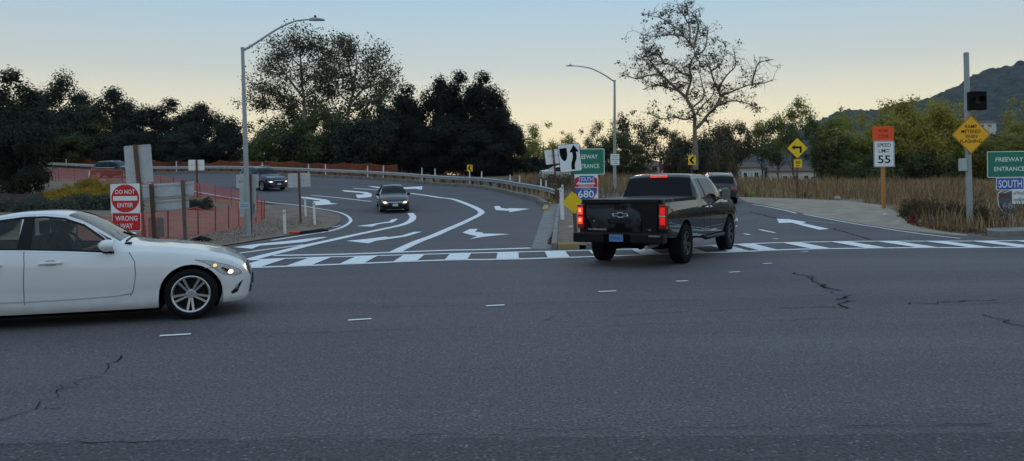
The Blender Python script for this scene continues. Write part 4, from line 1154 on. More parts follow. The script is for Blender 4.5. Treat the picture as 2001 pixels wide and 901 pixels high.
    for sd in (1, -1):
        cab.side_patch('headlamp', [(5.62, 1.08), (5.78, 1.06), (5.78, .82), (5.70, .82), (5.64, .95)], M_LENS, root, (sd,), .006)
        MB().box((3.35, sd * .38, .98), (.16, .52, .66), M=None).build('seat_back', M_SEAT, root, bevel=.05)
        MB().box((3.27, sd * .38, 1.47), (.10, .27, .22)).build('headrest', M_SEAT, root, bevel=.04)
    MB().box((4.25, 0, 1.16), (.45, 1.7, .3)).build('dashboard', M_SEAT, root, bevel=.06)
    MB().box((5.95, 0, .62), (.16, 1.86, .22)).build('front_bumper', M_CHROME, root, bevel=.05)
    return root
tr = pickup()
ANG_T = R(60)
p_ = Vector(gnd(1333, 514))
_u = Vector((math.cos(ANG_T), math.sin(ANG_T))); _v = Vector((-_u.y, _u.x))
tp = p_ - _u * 1.16 + _v * .90
stand(tr, (tp.x + _u.x * 3, tp.y + _u.y * 3), ANG_T)
tr.location = (tp.x, tp.y, .008)

# ------------------------------------------------ smaller cars farther off
def small_car(name, label, col, kind, group=None, lit=False, plate=True, flake=.2, rear_lit=False):
    root = thing(name, label, 'car', group=group)
    P = paint(name + '_paint', col, .25, flake)
    if kind == 'sedan':
        L, fa, ra, r = 4.52, 3.62, .95, .315
        b = Body(L, top=[(0, .65), (.05, .90), (.2, .99), (.5, 1.02), (.7, 1.06), (1.3, 1.33), (1.7, 1.42), (2.15, 1.435), (2.5, 1.39), (2.75, 1.29), (3.3, .99), (3.45, .94), (3.9, .85), (4.25, .73), (4.42, .63), (4.52, .50)],
                 belt=[(0, .62), (.15, .88), (1.2, .95), (2.5, .92), (3.3, .87), (3.9, .79), (4.3, .67), (4.52, .48)],
                 plan=[(0, .62), (.08, .74), (.4, .84), (1.0, .875), (3.3, .875), (3.8, .85), (4.15, .80), (4.35, .72), (4.45, .64), (4.52, .50)],
                 roofw=[(0, .55), (.5, .68), (1.3, .58), (2.2, .56), (2.75, .62), (3.3, .72), (3.9, .70), (4.3, .60), (4.52, .42)],
                 bottom=[(0, .34), (.2, .24), (3.8, .19), (4.4, .20), (4.52, .26)], axles=(ra, fa), zax=r, Ra=.365, stations=(.72, 1.42, 1.2, 1.95, 2.03, 2.95, 2.55, 3.27, 1.3, 2.0, 3.05))
        gl = dict(ws=(2.55, 3.27), rw=(.72, 1.42), side=((1.2, 1.95), (2.03, 2.95)), doors=((1.3, 2.0), (2.0, 3.05)))
        hl = [(.36, .60), (.62, .66), (.76, .74), (.74, .64), (.60, .555), (.42, .53)]; gz_, lz = (.56, .63), (.24, .36)
        tl_ = [(.42, .72), (.70, .70), (.72, .86), (.46, .88)]; pz = .50; mx_, mz = 2.85, .95; belt = [(1.2, .955), (2.0, .945), (2.95, .90)]
    else:
        L, fa, ra, r = 4.72, 3.82, .98, .365
        b = Body(L, top=[(0, .75), (.03, .98), (.12, 1.10), (.45, 1.50), (.62, 1.585), (1.2, 1.665), (2.0, 1.69), (2.5, 1.655), (2.8, 1.56), (3.35, 1.18), (3.5, 1.12), (4.0, 1.06), (4.4, .97), (4.58, .87), (4.66, .75), (4.72, .55)],
                 belt=[(0, .72), (.12, 1.02), (1.0, 1.07), (2.5, 1.05), (3.4, 1.02), (4.2, .93), (4.5, .82), (4.72, .52)],
                 plan=[(0, .70), (.06, .80), (.35, .895), (1.0, .935), (3.6, .935), (4.1, .91), (4.4, .86), (4.6, .76), (4.72, .60)],
                 roofw=[(0, .66), (.45, .66), (1.2, .65), (2.2, .64), (2.8, .69), (3.35, .79), (4.0, .78), (4.5, .66), (4.72, .5)],
                 bottom=[(0, .42), (.2, .32), (4.2, .26), (4.6, .28), (4.72, .34)], axles=(ra, fa), zax=r, Ra=.425, stations=(.14, .46, .55, 1.02, 1.08, 1.95, 2.03, 3.0, 2.62, 3.32, 1.25, 2.0, 3.15))
        gl = dict(ws=(2.62, 3.32), rw=(.14, .46), side=((.60, 1.02), (1.08, 1.95), (2.03, 3.0)), doors=((1.25, 2.0), (2.0, 3.15)))
        hl = [(.46, .72), (.66, .74), (.82, .80), (.80, .70), (.68, .66), (.48, .665)]; gz_, lz = (.60, .80), (.34, .46)
        tl_ = [(.48, .86), (.80, .82), (.82, 1.0), (.5, 1.02)]; pz = .55; mx_, mz = 2.95, 1.10; belt = [(.6, 1.075), (2.0, 1.065), (3.0, 1.04)]
    b.parts(std_classify(b, gl), root, dict(body=P, underbody=M_UNDER, windshield=M_DGLASS, rear_window=M_DGLASS, side_window=M_DGLASS))
    G = mat('dark_gap', (.002, .002, .002), rough=1)
    b.seam_line(belt, M_CHROME if kind != 'sedan' else M_BLACKTRIM, root, .022)
    for a in gl['doors']: b.seam_line([(a[0], belt[0][1] - .02), (a[0], .40)], G, root, .014)
    b.seam_line([(gl['doors'][-1][1], belt[-1][1] - .02), (gl['doors'][-1][1] + .04, .7), (gl['doors'][-1][1], .40)], G, root, .014)
    for o in b.end_patch('headlamp', hl, M_LENS, root, sides=(1, -1), step=.05):
        sd = 1 if sum(v.co.y for v in o.data.vertices) > 0 else -1
        if lit:
            c = (sum(p[0] for p in hl) / len(hl) - .02, sum(p[1] for p in hl) / len(hl))
            q = b.end_patch('bulb', [(c[0] + .10 * math.cos(a), c[1] + .045 * math.sin(a)) for a in np.linspace(0, 6.28, 11)[:-1]], M_LAMP, root, sides=(sd,), off=.012, step=.05)[0]; q.parent = o
    b.end_patch('grille', [(-.40, gz_[0]), (.40, gz_[0]), (.44, gz_[1] - .02), (.38, gz_[1]), (-.38, gz_[1]), (-.44, gz_[1] - .02)], M_BLACKTRIM, root)
    b.end_patch('grille_bar', [(-.42, gz_[1] - .012), (.42, gz_[1] - .012), (.42, gz_[1] + .012), (-.42, gz_[1] + .012)], M_CHROME, root, off=.012)
    b.end_patch('lower_intake', [(-.50, lz[0]), (.50, lz[0]), (.44, lz[1]), (-.44, lz[1])], M_BLACKTRIM, root)
    b.end_patch('skid_strip', [(-.50, lz[0] - .03), (.50, lz[0] - .03), (.50, lz[0] - .008), (-.50, lz[0] - .008)], M_CHROME, root, off=.01)
    b.end_patch('tail_lamp', tl_, M_REDLIT if rear_lit else M_RED, root, True, sides=(1, -1))
    b.end_patch('rear_plate', [(-.16, .70), (.16, .70), (.16, .84), (-.16, .84)], M_PLATE, root, True, off=.012)
    if plate: MB().box((L + .02, 0, pz - .02), (.014, .30, .15)).build('front_plate', M_PLATE, root)
    mirror_part(b, mx_, mz, P, root, out=.10)
    for x in (ra, fa):
        for sd in (1, -1): wheel(root, x, sd * (b.surf(x, .7) - .115), r, .215, sd, r - .095, M_RIM, 5, True)
        MB().box((x, 0, r + .12), (.66, 1.3, .55)).build('wheel_housing', M_UNDER, root)
    if kind != 'sedan':
        for sd in (1, -1): MB().tube([(.75, sd * .60, 1.64), (.95, sd * .60, 1.70), (2.2, sd * .60, 1.725), (2.5, sd * .60, 1.69)], .016, 6).build('roof_rail', M_CHROME, root, smooth=True)
    return root, b, fa
def park(root, p, ang, xref):
    u = Vector((math.cos(ang), math.sin(ang)))
    q = Vector(p) - u * xref
    stand(root, (q.x + u.x * 2.2, q.y + u.y * 2.2), ang)
    root.location = (q.x, q.y, hz(q.x + u.x * 2.2, q.y + u.y * 2.2) - root.matrix_world.to_3x3().col[0].z * 2.2 + .008)
c1, b1, f1 = small_car('black_sedan', 'small black sedan coming down the exit ramp with headlamps on', (.006, .006, .010), 'sedan', lit=True, flake=0)
park(c1, gnd(772, 416), R(-77), 4.2)
c2, b2, f2 = small_car('blue_suv', 'dark blue SUV with headlamps on behind the sign backs on the exit ramp', (.012, .018, .055), 'suv', lit=True)
park(c2, at(533, 368, 58.5).xy, R(-42), 3.8)
c3, b3, f3 = small_car('dark_crossover', 'dark blue-black crossover seen side-on beyond the orange netting', (.012, .018, .030), 'suv', flake=.1)
park(c3, at(205, 348, 78).xy, R(-10), .98)
c4, b4, f4 = small_car('grey_suv', 'dark grey SUV driving away up the entrance ramp ahead of the pickup', (.035, .035, .040), 'suv', flake=.3)
park(c4, at(1409, 398, 42.5).xy, R(80), .3)
c5, b5, f5 = small_car('white_parked_car', 'pale car half hidden by weeds behind the end of the guardrail', (.42, .42, .40), 'sedan', flake=0)
park(c5, at(1100, 362, 72).xy, R(10), 2.2)
# ================================================================== signs, lamps, netting
M_WHITE = mat('sign_white', (0.90, 0.90, 0.90), rough=.45, var=.06, scale=3)
M_SRED = mat('sign_red', (0.62, 0.014, 0.020), rough=.45, var=.08, scale=3)
M_SGREEN = mat('sign_green', (0.010, 0.21, 0.125), rough=.45, var=.08, scale=3)
M_SBLUE = mat('sign_blue', (0.03, 0.11, 0.45), rough=.45, var=.08, scale=3)
M_SYEL = mat('sign_yellow', (1.0, 0.62, 0.008), rough=.45, var=.06, scale=3)
M_SAMB = mat('sign_amber', (1.0, 0.46, 0.010), rough=.45, var=.06, scale=3)
M_SORG = mat('sign_orange', (1.0, 0.095, 0.012), rough=.45)
M_SBLK = mat('sign_black', (0.005, 0.005, 0.006), rough=.5, spec=.12)
M_ALU = mat('sign_back', (0.52, 0.53, 0.54), rough=.55, metal=.2, var=.16, scale=2.5)
M_POSTW = mat('grey_timber', (0.17, 0.14, 0.115), rough=.9, col2=(.08, .065, .052), scale=8, stretch=(5, 5, .5), bump=.3)
M_POSTB = mat('brown_timber', (0.20, 0.095, 0.055), rough=.85, col2=(.11, .055, .035), scale=8, stretch=(5, 5, .5), bump=.3)
M_POSTO = mat('new_timber', (0.50, 0.22, 0.07), rough=.8, var=.2, scale=8, stretch=(5, 5, .5))
M_DELIN = mat('delineator_white', (0.80, 0.80, 0.78), rough=.5, var=.1, scale=6)
M_SCRIB = mat('spray_paint', (0.02, 0.02, 0.022), rough=.5)
def rrect(w, h, r=.04, n=4, cx=0, cz=0):
    pts = []
    for (sx, sz, a0) in ((1, 1, 0), (-1, 1, 90), (-1, -1, 180), (1, -1, 270)):
        for k in range(n + 1):
            a = R(a0 + 90 * k / n); pts.append((cx + sx * (w / 2 - r) + r * math.cos(a), cz + sz * (h / 2 - r) + r * math.sin(a)))
    return pts
def rdiamond(d, cx=0, cz=0, r=.04):
    s_ = d / math.sqrt(2); c, s0 = math.cos(R(45)), math.sin(R(45))
    return [(cx + x * c - z * s0, cz + x * s0 + z * c) for x, z in rrect(s_, s_, r)]
def panel(root, pts, m, y=0.0, t=.006, name='panel'):
    return MB().prism(pts, y - t, y).build(name, m, root)
def face(par, pts, m, y, name='field'):
    return MB().prism(pts, y - .002, y).build(name, m, par)
def turned(pts, a, cx=0, cz=0):
    c, s0 = math.cos(a), math.sin(a)
    return [(cx + (x - cx) * c - (z - cz) * s0, cz + (x - cx) * s0 + (z - cz) * c) for x, z in pts]
class Sign:
    """a sign on the land: local x right, z up, the face towards -y; px() turns photo pixels on its plane into local metres"""
    def __init__(s, name, label, px, D, cat='sign', yaw=0, group=None, lean=0):
        p = at(px, 360, D); s.X, s.D = p.x, D; s.z0 = hz(p.x, D); s.px0 = px
        s.root = thing(name, label, cat, (s.X, D, s.z0), (0, 0, yaw), group)
    def p(s, px, py):
        q = at(px or s.px0, py, s.D); return (q.x - s.X, q.z - s.z0)
    def rect(s, x0, y0, x1, y1):
        a = s.p(x0, y0); b = s.p(x1, y1); return ((a[0] + b[0]) / 2, (a[1] + b[1]) / 2, abs(b[0] - a[0]), abs(b[1] - a[1]))
    def post(s, x0, z0, x1, z1, w, m, y=.05, round_=False, d=None, name='post'):
        g = MB()
        if round_: g.tube([(x0, y + w / 2, z0), (x1, y + w / 2, z1)], w / 2, 10)
        else:
            d = d or w
            g.add([(x0 - w / 2, y, z0), (x0 + w / 2, y, z0), (x0 + w / 2, y + d, z0), (x0 - w / 2, y + d, z0), (x1 - w / 2, y, z1), (x1 + w / 2, y, z1), (x1 + w / 2, y + d, z1), (x1 - w / 2, y + d, z1)],
                  [(3, 2, 1, 0), (4, 5, 6, 7), (0, 1, 5, 4), (1, 2, 6, 5), (2, 3, 7, 6), (3, 0, 4, 7)])
        return g.build(name, m, s.root)
def bolts(par, cx, zs, y, r=.012):
    for z in zs: MB().lathe_y([(.001, -.004), (r, -.003), (r, 0)], 8, (cx, y, z)).build('bolt', M_ALU, par)
# --- DO NOT ENTER / WRONG WAY
s = Sign('do_not_enter_sign', 'red and white DO NOT ENTER sign above a red WRONG WAY plate', 245, 23.4)
cx, cz, w, h = s.rect(216, 361, 274, 414.5)
pn = panel(s.root, turned(rrect(w, w, .04, cx=cx, cz=cz), R(1), cx, cz), M_WHITE)
rr_ = w * .475
dc = face(pn, [(cx + rr_ * math.cos(a), cz + rr_ * math.sin(a)) for a in np.linspace(0, 2 * math.pi, 41)[:-1]], M_SRED, -.0065, 'red_disc')
face(dc, rrect(w * .82, w * .155, .004, 1, cx, cz), M_WHITE, -.009, 'bar')
lettering('DO NOT', cx, cz + w * .225, w * .66, w * .145, -.0095, M_WHITE, dc); lettering('ENTER', cx, cz - w * .23, w * .54, w * .145, -.0095, M_WHITE, dc)
bolts(pn, cx, (cz + w * .43, cz - w * .43), -.009)
cx, cz, w, h = s.rect(219, 416.3, 276, 451.5)
pn = panel(s.root, rrect(w, h, .035, cx=cx, cz=cz), M_WHITE); f_ = face(pn, rrect(w * .965, h * .945, .03, cx=cx, cz=cz), M_SRED, -.0065)
lettering('WRONG', cx, cz + h * .20, w * .76, h * .27, -.0095, M_WHITE, f_); lettering('WAY', cx, cz - h * .21, w * .44, h * .27, -.0095, M_WHITE, f_)
s.post(.05, -.1, .02, s.p(0, 366)[1], .09, M_POSTB, .005)
# --- tall sign back on a leaning timber post
s = Sign('sign_back', 'large blank grey back of a sign on a leaning brown timber post', 284, 25)
cx, cz, w, h = s.rect(244, 284, 298, 357.5)
pn = panel(s.root, turned(rrect(w, h, .05, cx=cx, cz=cz), R(3.6), cx, cz), M_ALU, .0)
face(pn, turned(rrect(w * .99, .035, .005, 1, cx, cz + h * .46), R(3.6), cx, cz), M_GALV, -.008, 'stiffener')
face(pn, turned(rrect(w * .99, .025, .005, 1, cx, cz - h * .485), R(3.6), cx, cz), M_GALV, -.008, 'stiffener')
a = s.p(266, 283)
s.post(0, -.1, a[0], a[1], .10, M_POSTB, -.13)
# --- two long sign backs on two posts
s = Sign('long_sign_back', 'two stacked long grey sign backs on two weathered timber posts', 330, 24.3)
for (q, nm) in ((((279, 361), (379, 354.5), (379.5, 382), (280.5, 390)), 'panel'), (((300, 393), (368.5, 387), (370, 408), (298.5, 414.5)), 'panel')):
    pts = [s.p(*v) for v in q]
    pn = panel(s.root, pts, M_ALU)
    for k in (.12, .88):
        a, b, c, d = pts
        l0 = (a[0] + (d[0] - a[0]) * k, a[1] + (d[1] - a[1]) * k); r0 = (b[0] + (c[0] - b[0]) * k, b[1] + (c[1] - b[1]) * k)
        MB().prism([l0, r0, (r0[0], r0[1] - .025), (l0[0], l0[1] - .025)], -.03, -.006).build('rib', M_GALV, pn)
a, b = s.p(298, 360), s.p(306, 474); s.post(b[0], -.1, a[0], a[1], .10, M_WOODP, -.14)
a, b = s.p(359, 352), s.p(365, 474); s.post(b[0], -.1, a[0], a[1], .085, M_POSTW, -.13)
s = Sign('square_sign_back', 'small square grey sign back low behind the long sign backs', 306, 25.4)
cx, cz, w, h = s.rect(290, 426, 321, 463); panel(s.root, rrect(w, h, .02, cx=cx, cz=cz), mat('dull_back', (.22, .22, .23), rough=.7, var=.2), .0); s.post(.02, -.1, .02, cz + h / 2, .05, M_STEELR, .01)
# --- small pair of backs by the far edge line
s = Sign('sign_back', 'small pale pair of sign backs on a rusty post by the far bend', 386, 53)
for x0, x1 in ((368, 383.5), (384.5, 399.5)):
    cx, cz, w, h = s.rect(x0, 312.5, x1, 333); pn = panel(s.root, rrect(w, h, .03, cx=cx, cz=cz), M_WHITE)
    face(pn, rrect(w * .8, .03, .004, 1, cx, cz), M_GALV, -.008, 'stiffener')
s.post(.03, -.2, -.03, s.p(384, 311.5)[1], .10, M_STEELR, -.12)
# --- pair of backs on the dirt island
s = Sign('sign_back', 'two pale sign backs side by side on a rusty post on the dirt island', 587.5, 35.6)
for x0, x1, dy in ((563, 585, 0), (585.5, 606.5, -1)):
    cx, cz, w, h = s.rect(x0, 339 + dy, x1, 366 + dy); pn = panel(s.root, turned(rrect(w, h, .03, cx=cx, cz=cz), R(1.5), cx, cz), M_ALU)
    face(pn, rrect(w * .85, .025, .004, 1, cx, cz), M_GALV, -.008, 'stiffener')
s.post(.0, -.1, -.07, s.p(584, 338)[1], .075, M_STEELR, -.09)
# --- backs behind the near lamp post
s = Sign('sign_back', 'pale wide sign back with spray scribble above a narrow one behind lamp post', 489, 27.2)
cx, cz, w, h = s.rect(461.6, 341, 505.5, 367.5); pn = panel(s.root, rrect(w, h, .04, cx=cx, cz=cz), M_ALU)
x0, z0 = s.p(466, 356)
MB().tube([(x0, -.008, z0), (x0 + .04, -.008, z0 + .05), (x0 + .06, -.008, z0 - .02), (x0 + .10, -.008, z0 + .06), (x0 + .13, -.008, z0), (x0 + .19, -.008, z0 + .05)], .008, 4).build('graffiti', M_SCRIB, pn)
cx, cz, w, h = s.rect(468, 368, 501, 424); pn = panel(s.root, rrect(w, h, .04, cx=cx, cz=cz), M_ALU)
x0, z0 = s.p(496, 398)
MB().tube([(x0, -.008, z0), (x0 + .03, -.008, z0 - .08), (x0 - .02, -.008, z0 - .16), (x0 + .03, -.008, z0 - .24), (x0 - .01, -.008, z0 - .33)], .014, 4).build('graffiti', M_SCRIB, pn)
s.post(0, -.1, 0, s.p(0, 341)[1], .11, M_WOODP, -.12)
# --- street lamps
def street_lamp(label, px, base_py, top_py, D, arm_px, head_px, r0, r1, plate=False, lean=0.0):
    p = at(px, 360, D); z0 = hz(p.x, D)
    t = thing('street_lamp', label, 'lamp post', (p.x, D, z0), (0, 0, 0), 'tall galvanised street lamps')
    loc = lambda a, b: Vector((at(a, b, D).x - p.x, 0, at(a, b, D).z - z0))
    tp = loc(px - lean, top_py)
    MB().tube([(0, 0, -.1), (tp.x * .5, 0, tp.z * .5), tp], [r0, (r0 + r1) / 2, r1], 14).build('pole', M_GALV2, t, smooth=True)
    MB().tube([(0, 0, 0.02), (0, 0, .07)], r0 * 1.9, 12).build('base_plate', M_GALV2, t)
    MB().tube([tp + Vector((0, 0, -.02)), tp + Vector((0, 0, .06))], r1 * 1.25, 12).build('pole_cap', M_GALV2, t)
    arm = [loc(*a) for a in arm_px]
    MB().tube([Vector(q) for q in smooth_line([tuple(q) for q in arm], 5)], list(np.linspace(r1 * .75, r1 * .45, 5 * (len(arm) - 1) + 1)), 8).build('arm', M_GALV2, t, smooth=True)
    h0, h1 = loc(*head_px[0]), loc(*head_px[1]); c = (h0 + h1) / 2; ln = (h1 - h0).length; sgn = 1 if h1.x > h0.x else -1
    g = MB()
    pr = [(-.5, .05, .05), (-.42, .10, .09), (-.1, .14, .11), (.25, .15, .07), (.45, .13, .045), (.5, .09, .03)]
    vs, fs = [], []
    for k, hw_, ht in pr:
        for (yy, zz) in ((-hw_, 0), (-hw_ * .8, ht * .7), (0, ht), (hw_ * .8, ht * .7), (hw_, 0), (0, -.02)): vs.append((c.x + sgn * k * ln, yy, c.z + zz - .03))
    for i in range(len(pr) - 1):
        for k in range(6): fs.append((i * 6 + k, i * 6 + (k + 1) % 6, (i + 1) * 6 + (k + 1) % 6, (i + 1) * 6 + k))
    fs += [tuple(range(6)), tuple((len(pr) - 1) * 6 + k for k in range(5, -1, -1))]
    hd = g.add(vs, fs).build('lamp_head', M_GALV2, t, smooth=True)
    MB().tube([(c.x - sgn * ln * .1, 0, c.z + .07), (c.x - sgn * ln * .1, 0, c.z + .14)], .04, 8).build('photocell', M_BLACKTRIM, hd)
    return t, loc, p, z0
lt, loc, lp, lz0 = street_lamp('near galvanised lamp post with a long curved arm beside the dirt island', 484, 463, 96, gnd(484, 463)[1], ((475, 99), (500, 84), (540, 58), (575, 42), (608, 38)), ((604, 38), (634, 38)), .105, .055, lean=10)
q = loc(478, 401.5); w_, h_ = 20.5 / 1500 * lp.y, 13.0 / 1500 * lp.y
pl = MB().prism(rrect(w_, h_, .02, cx=q.x + .03, cz=q.z), -.13, -.122).build('number_plate', mat('pale_blue_plate', (.42, .52, .60), rough=.5), lt)
for dz in (.03, -.035): MB().prism(rrect(w_ * .78, .035, .005, 1, q.x + .03, q.z + dz), -.133, -.131).build('faded_line', mat('faded_print', (.22, .31, .42), rough=.6), pl)
for z in (.9, 2.2, 2.6): MB().tube([(loc(484 - z, 400).x * z / max(.1, loc(484, 400).z), 0, z - .012), (loc(484 - z, 400).x * z / max(.1, loc(484, 400).z), 0, z + .012)], .102, 12).build('strap', M_GALV, lt)
lt2, loc, lp2, lz2 = street_lamp('farther lamp post with white regulation sign, seen between the two ramps', 1201, 369, 158, 58.5, ((1201, 160), (1180, 146), (1155, 134), (1130, 129.5), (1118, 129)), ((1120, 129), (1106, 128)), .14, .075)
q = loc(1201.5, 312)
s = Sign('regulation_sign', 'small white sign of five text lines on the farther lamp post', 1201.5, 58.2)
cx, cz, w, h = s.rect(1193, 301, 1210.3, 322.5)
pn = panel(s.root, rrect(w, h, .03, cx=cx, cz=cz), M_WHITE)
for i, wd in enumerate(('PEDESTRIANS', 'BICYCLES', 'MOTOR-DRIVEN', 'CYCLES', 'PROHIBITED')):
    lettering(wd, cx, cz + h * (.34 - .17 * i), w * (.78, .55, .84, .45, .72)[i], h * .085, -.0085, M_SBLK, pn)
MB().tube([(0, .02, cz + h * .3), (0, .16, cz + h * .3)], .03, 6).build('bracket', M_GALV, s.root)
# --- keep-right sign with the yellow marker below, on the gore nose
s = Sign('keep_right_sign', 'white keep right sign over a yellow diamond marker on the gore post', 1124, 22.3)
cx, cz, w, h = s.rect(1092, 281, 1135, 336); w *= 1.03; h *= 1.0
A6 = R(6)
pn = panel(s.root, turned(rrect(w, h, .05, cx=cx, cz=cz), A6, cx, cz), M_SBLK)
f_ = face(pn, turned(rrect(w * .955, h * .96, .04, cx=cx, cz=cz), A6, cx, cz), M_WHITE, -.0065)
isl = [(-.40, .36), (-.09, .36), (-.09, .12), (-.13, -.02), (-.20, -.09), (-.27, -.09), (-.35, .0), (-.40, .14)]
arr = [(.02, -.42), (.17, -.42), (.17, -.27), (.20, -.18), (.27, -.06), (.29, .04), (.28, .19), (.40, .19), (.21, .44), (.0, .19), (.12, .19), (.13, .04), (.10, -.06), (.04, -.18), (.02, -.28)]
face(f_, turned([(cx + a * w * 1.08, cz + b * h) for a, b in isl], A6, cx, cz), M_SBLK, -.009, 'island_symbol'); face(f_, turned([(cx + a * w * 1.08, cz + b * h) for a, b in arr], A6, cx, cz), M_SBLK, -.009, 'arrow_symbol')
dm = [s.p(1117.5, 373.5), s.p(1139, 393), s.p(1123, 418), s.p(1098.5, 397)]
pn = panel(s.root, dm, M_SYEL, -.004)
for (a, b) in ((1115.5, 377.5), (1121, 413)):
    q = s.p(a, b); MB().lathe_y([(.001, -.004), (.012, -.003), (.012, 0)], 8, (q[0], -.011, q[1])).build('bolt', M_SBLK, pn)
q = s.p(1118, 337); s.post(.01, -.05, q[0], q[1] + .3, .10, M_POSTW, .012)
# --- FREEWAY ENTRANCE assemblies
def shield(par, s, cx, cz, w, h, faded=False):
    """interstate shield outline, crown strip red, body blue"""
    out = [(-.5, .40), (-.36, .47), (-.22, .42), (0, .50), (.22, .42), (.36, .47), (.5, .40), (.52, .12), (.48, -.14), (.34, -.34), (.12, -.47), (0, -.5), (-.12, -.47), (-.34, -.34), (-.48, -.14), (-.52, .12)]
    P = lambda k, pts: [(cx + a * w * k, cz + b * h * k) for a, b in pts]
    return out, P
def freeway_sign(label, px, D, x0, x1, y0, y1, faded):
    s = Sign('freeway_entrance_sign', label, px, D)
    cx, cz, w, h = s.rect(x0, y0, x1, y1)
    pn = panel(s.root, rrect(w, h, .05, cx=cx, cz=cz), M_WHITE); f_ = face(pn, rrect(w - .05, h - .05, .04, cx=cx, cz=cz), M_SGREEN, -.0065)
    lettering('FREEWAY', cx, cz + h * .19, w * .62, h * .165, -.0095, M_WHITE, f_); lettering('ENTRANCE', cx, cz - h * .17, w * .69, h * .165, -.0095, M_WHITE, f_)
    return s, cx, cz, w, h, pn
s, cx, cz, w, h, pn = freeway_sign('green FREEWAY ENTRANCE sign with SOUTH 680 shield behind the keep right sign', 1146, 27.5, 1112.5, 1181.5, 291, 341, False)
c2x, c2z, w2, h2 = s.rect(1121, 341.5, 1169, 396)
wp_ = panel(s.root, rrect(w2, h2, .03, cx=c2x, cz=c2z), M_WHITE)
o_, P = shield(wp_, s, c2x, c2z - h2 * .02, w2 * .92, h2 * .94)
sh = face(wp_, P(1.0, o_), M_SRED, -.0065, 'shield_crown')
face(sh, [(c2x - w2 * .46, c2z + h2 * .06), (c2x + w2 * .46, c2z + h2 * .06), (c2x + w2 * .44, c2z + h2 * .13), (c2x - w2 * .44, c2z + h2 * .13)], M_SRED, -.0085, 'strip')
face(sh, [(c2x + a * w2 * .88, c2z - h2 * .02 + b * h2 * .92) for a, b in ((-.51, .04), (.51, .04), (.48, -.14), (.34, -.34), (.12, -.47), (0, -.5), (-.12, -.47), (-.34, -.34), (-.48, -.14))], M_SBLUE, -.0085, 'shield_body')
lettering('680', c2x, c2z - h2 * .19, w2 * .66, h2 * .26, -.0115, M_WHITE, sh)
lettering('CALIFORNIA', c2x, c2z - h2 * .015, w2 * .42, h2 * .035, -.0115, M_WHITE, sh)
lettering('INTERSTATE', c2x, c2z + h2 * .095, w2 * .62, h2 * .06, -.0115, M_WHITE, sh)
face(sh, [(c2x - w2 * .47, c2z + h2 * .035), (c2x + w2 * .47, c2z + h2 * .035), (c2x + w2 * .47, c2z + h2 * .055), (c2x - w2 * .47, c2z + h2 * .055)], M_WHITE, -.009, 'white_line')
face(sh, [(c2x - w2 * .40, c2z + h2 * .15), (c2x + w2 * .40, c2z + h2 * .15), (c2x + w2 * .30, c2z + h2 * .26), (c2x + .0, c2z + h2 * .20), (c2x - w2 * .30, c2z + h2 * .26)], M_WHITE, -.0092, 'white_break')
x_, z_, ww, hh = s.rect(1131.5, 343, 1160.5, 357.5)
so = panel(s.root, rrect(ww, hh, .01, cx=x_, cz=z_), M_WHITE, -.012); f_ = face(so, rrect(ww * .94, hh * .88, .01, cx=x_, cz=z_), M_SBLUE, -.0185); lettering('SOUTH', x_, z_, ww * .80, hh * .58, -.0215, M_WHITE, f_)
for dx in (-.25, .30): s.post(dx, -.1, dx, cz + h * .4, .09, M_POSTW, .012)
s, cx, cz, w, h, pn = freeway_sign('green FREEWAY ENTRANCE sign with SOUTH plate over a scribbled shield in weeds', 1985, 26.6, 1928.5, 2016, 296, 346.5, True)
x_, z_, ww, hh = s.rect(1946.5, 347, 2001, 371.5)
so = panel(s.root, rrect(ww, hh, .02, cx=x_, cz=z_), M_WHITE); f_ = face(so, rrect(ww * .95, hh * .88, .02, cx=x_, cz=z_), M_SBLUE, -.0065); lettering('SOUTH', x_, z_, ww * .84, hh * .60, -.0095, M_WHITE, f_)
x_, z_, ww, hh = s.rect(1948.5, 372, 2000, 420)
o_, P = shield(None, s, x_, z_, ww * .95, hh)
M_FADE = mat('faded_shield', (.16, .17, .20), rough=.7, col2=(.06, .065, .08), scale=9)
sh = panel(s.root, P(1.0, o_), M_WHITE); f_ = face(sh, P(.95, o_), M_FADE, -.0065, 'shield_body')
face(f_, [(x_ - ww * .45, z_ + hh * .20), (x_ - ww * .02, z_ + hh * .20), (x_ - ww * .02, z_ + hh * .34), (x_ - ww * .43, z_ + hh * .34)], mat('faded_red', (.20, .03, .03), rough=.7, var=.3, scale=20), -.009, 'shield_crown')
lettering('INTERSTATE', x_ - ww * .05, z_ + hh * .26, ww * .6, hh * .08, -.0115, M_FADE, f_)
lettering('680', x_, z_ - hh * .12, ww * .62, hh * .26, -.0095, mat('dull_digits', (.30, .31, .33), rough=.7, var=.4, scale=20), f_)
x_, z_, ww, hh = s.rect(1977, 369.5, 2006, 398)
wpn = panel(s.root, rrect(ww, hh, .01, cx=x_, cz=z_), M_WHITE, -.014, name='scribbled_plate')
for row, zc in ((0, z_ + hh * .22), (1, z_ - hh * .22)):
    pts = [(x_ - ww * .4 + ww * .8 * k / 13, -.023, zc + hh * (.14 if k % 2 else -.12) * rnd.uniform(.4, 1.1)) for k in range(14)]
    MB().tube(pts, .009, 4).build('graffiti', M_SCRIB, wpn)
for dx in (-.25, .55): s.post(dx, -.1, dx, cz + h * .4, .09, M_POSTW, .012)
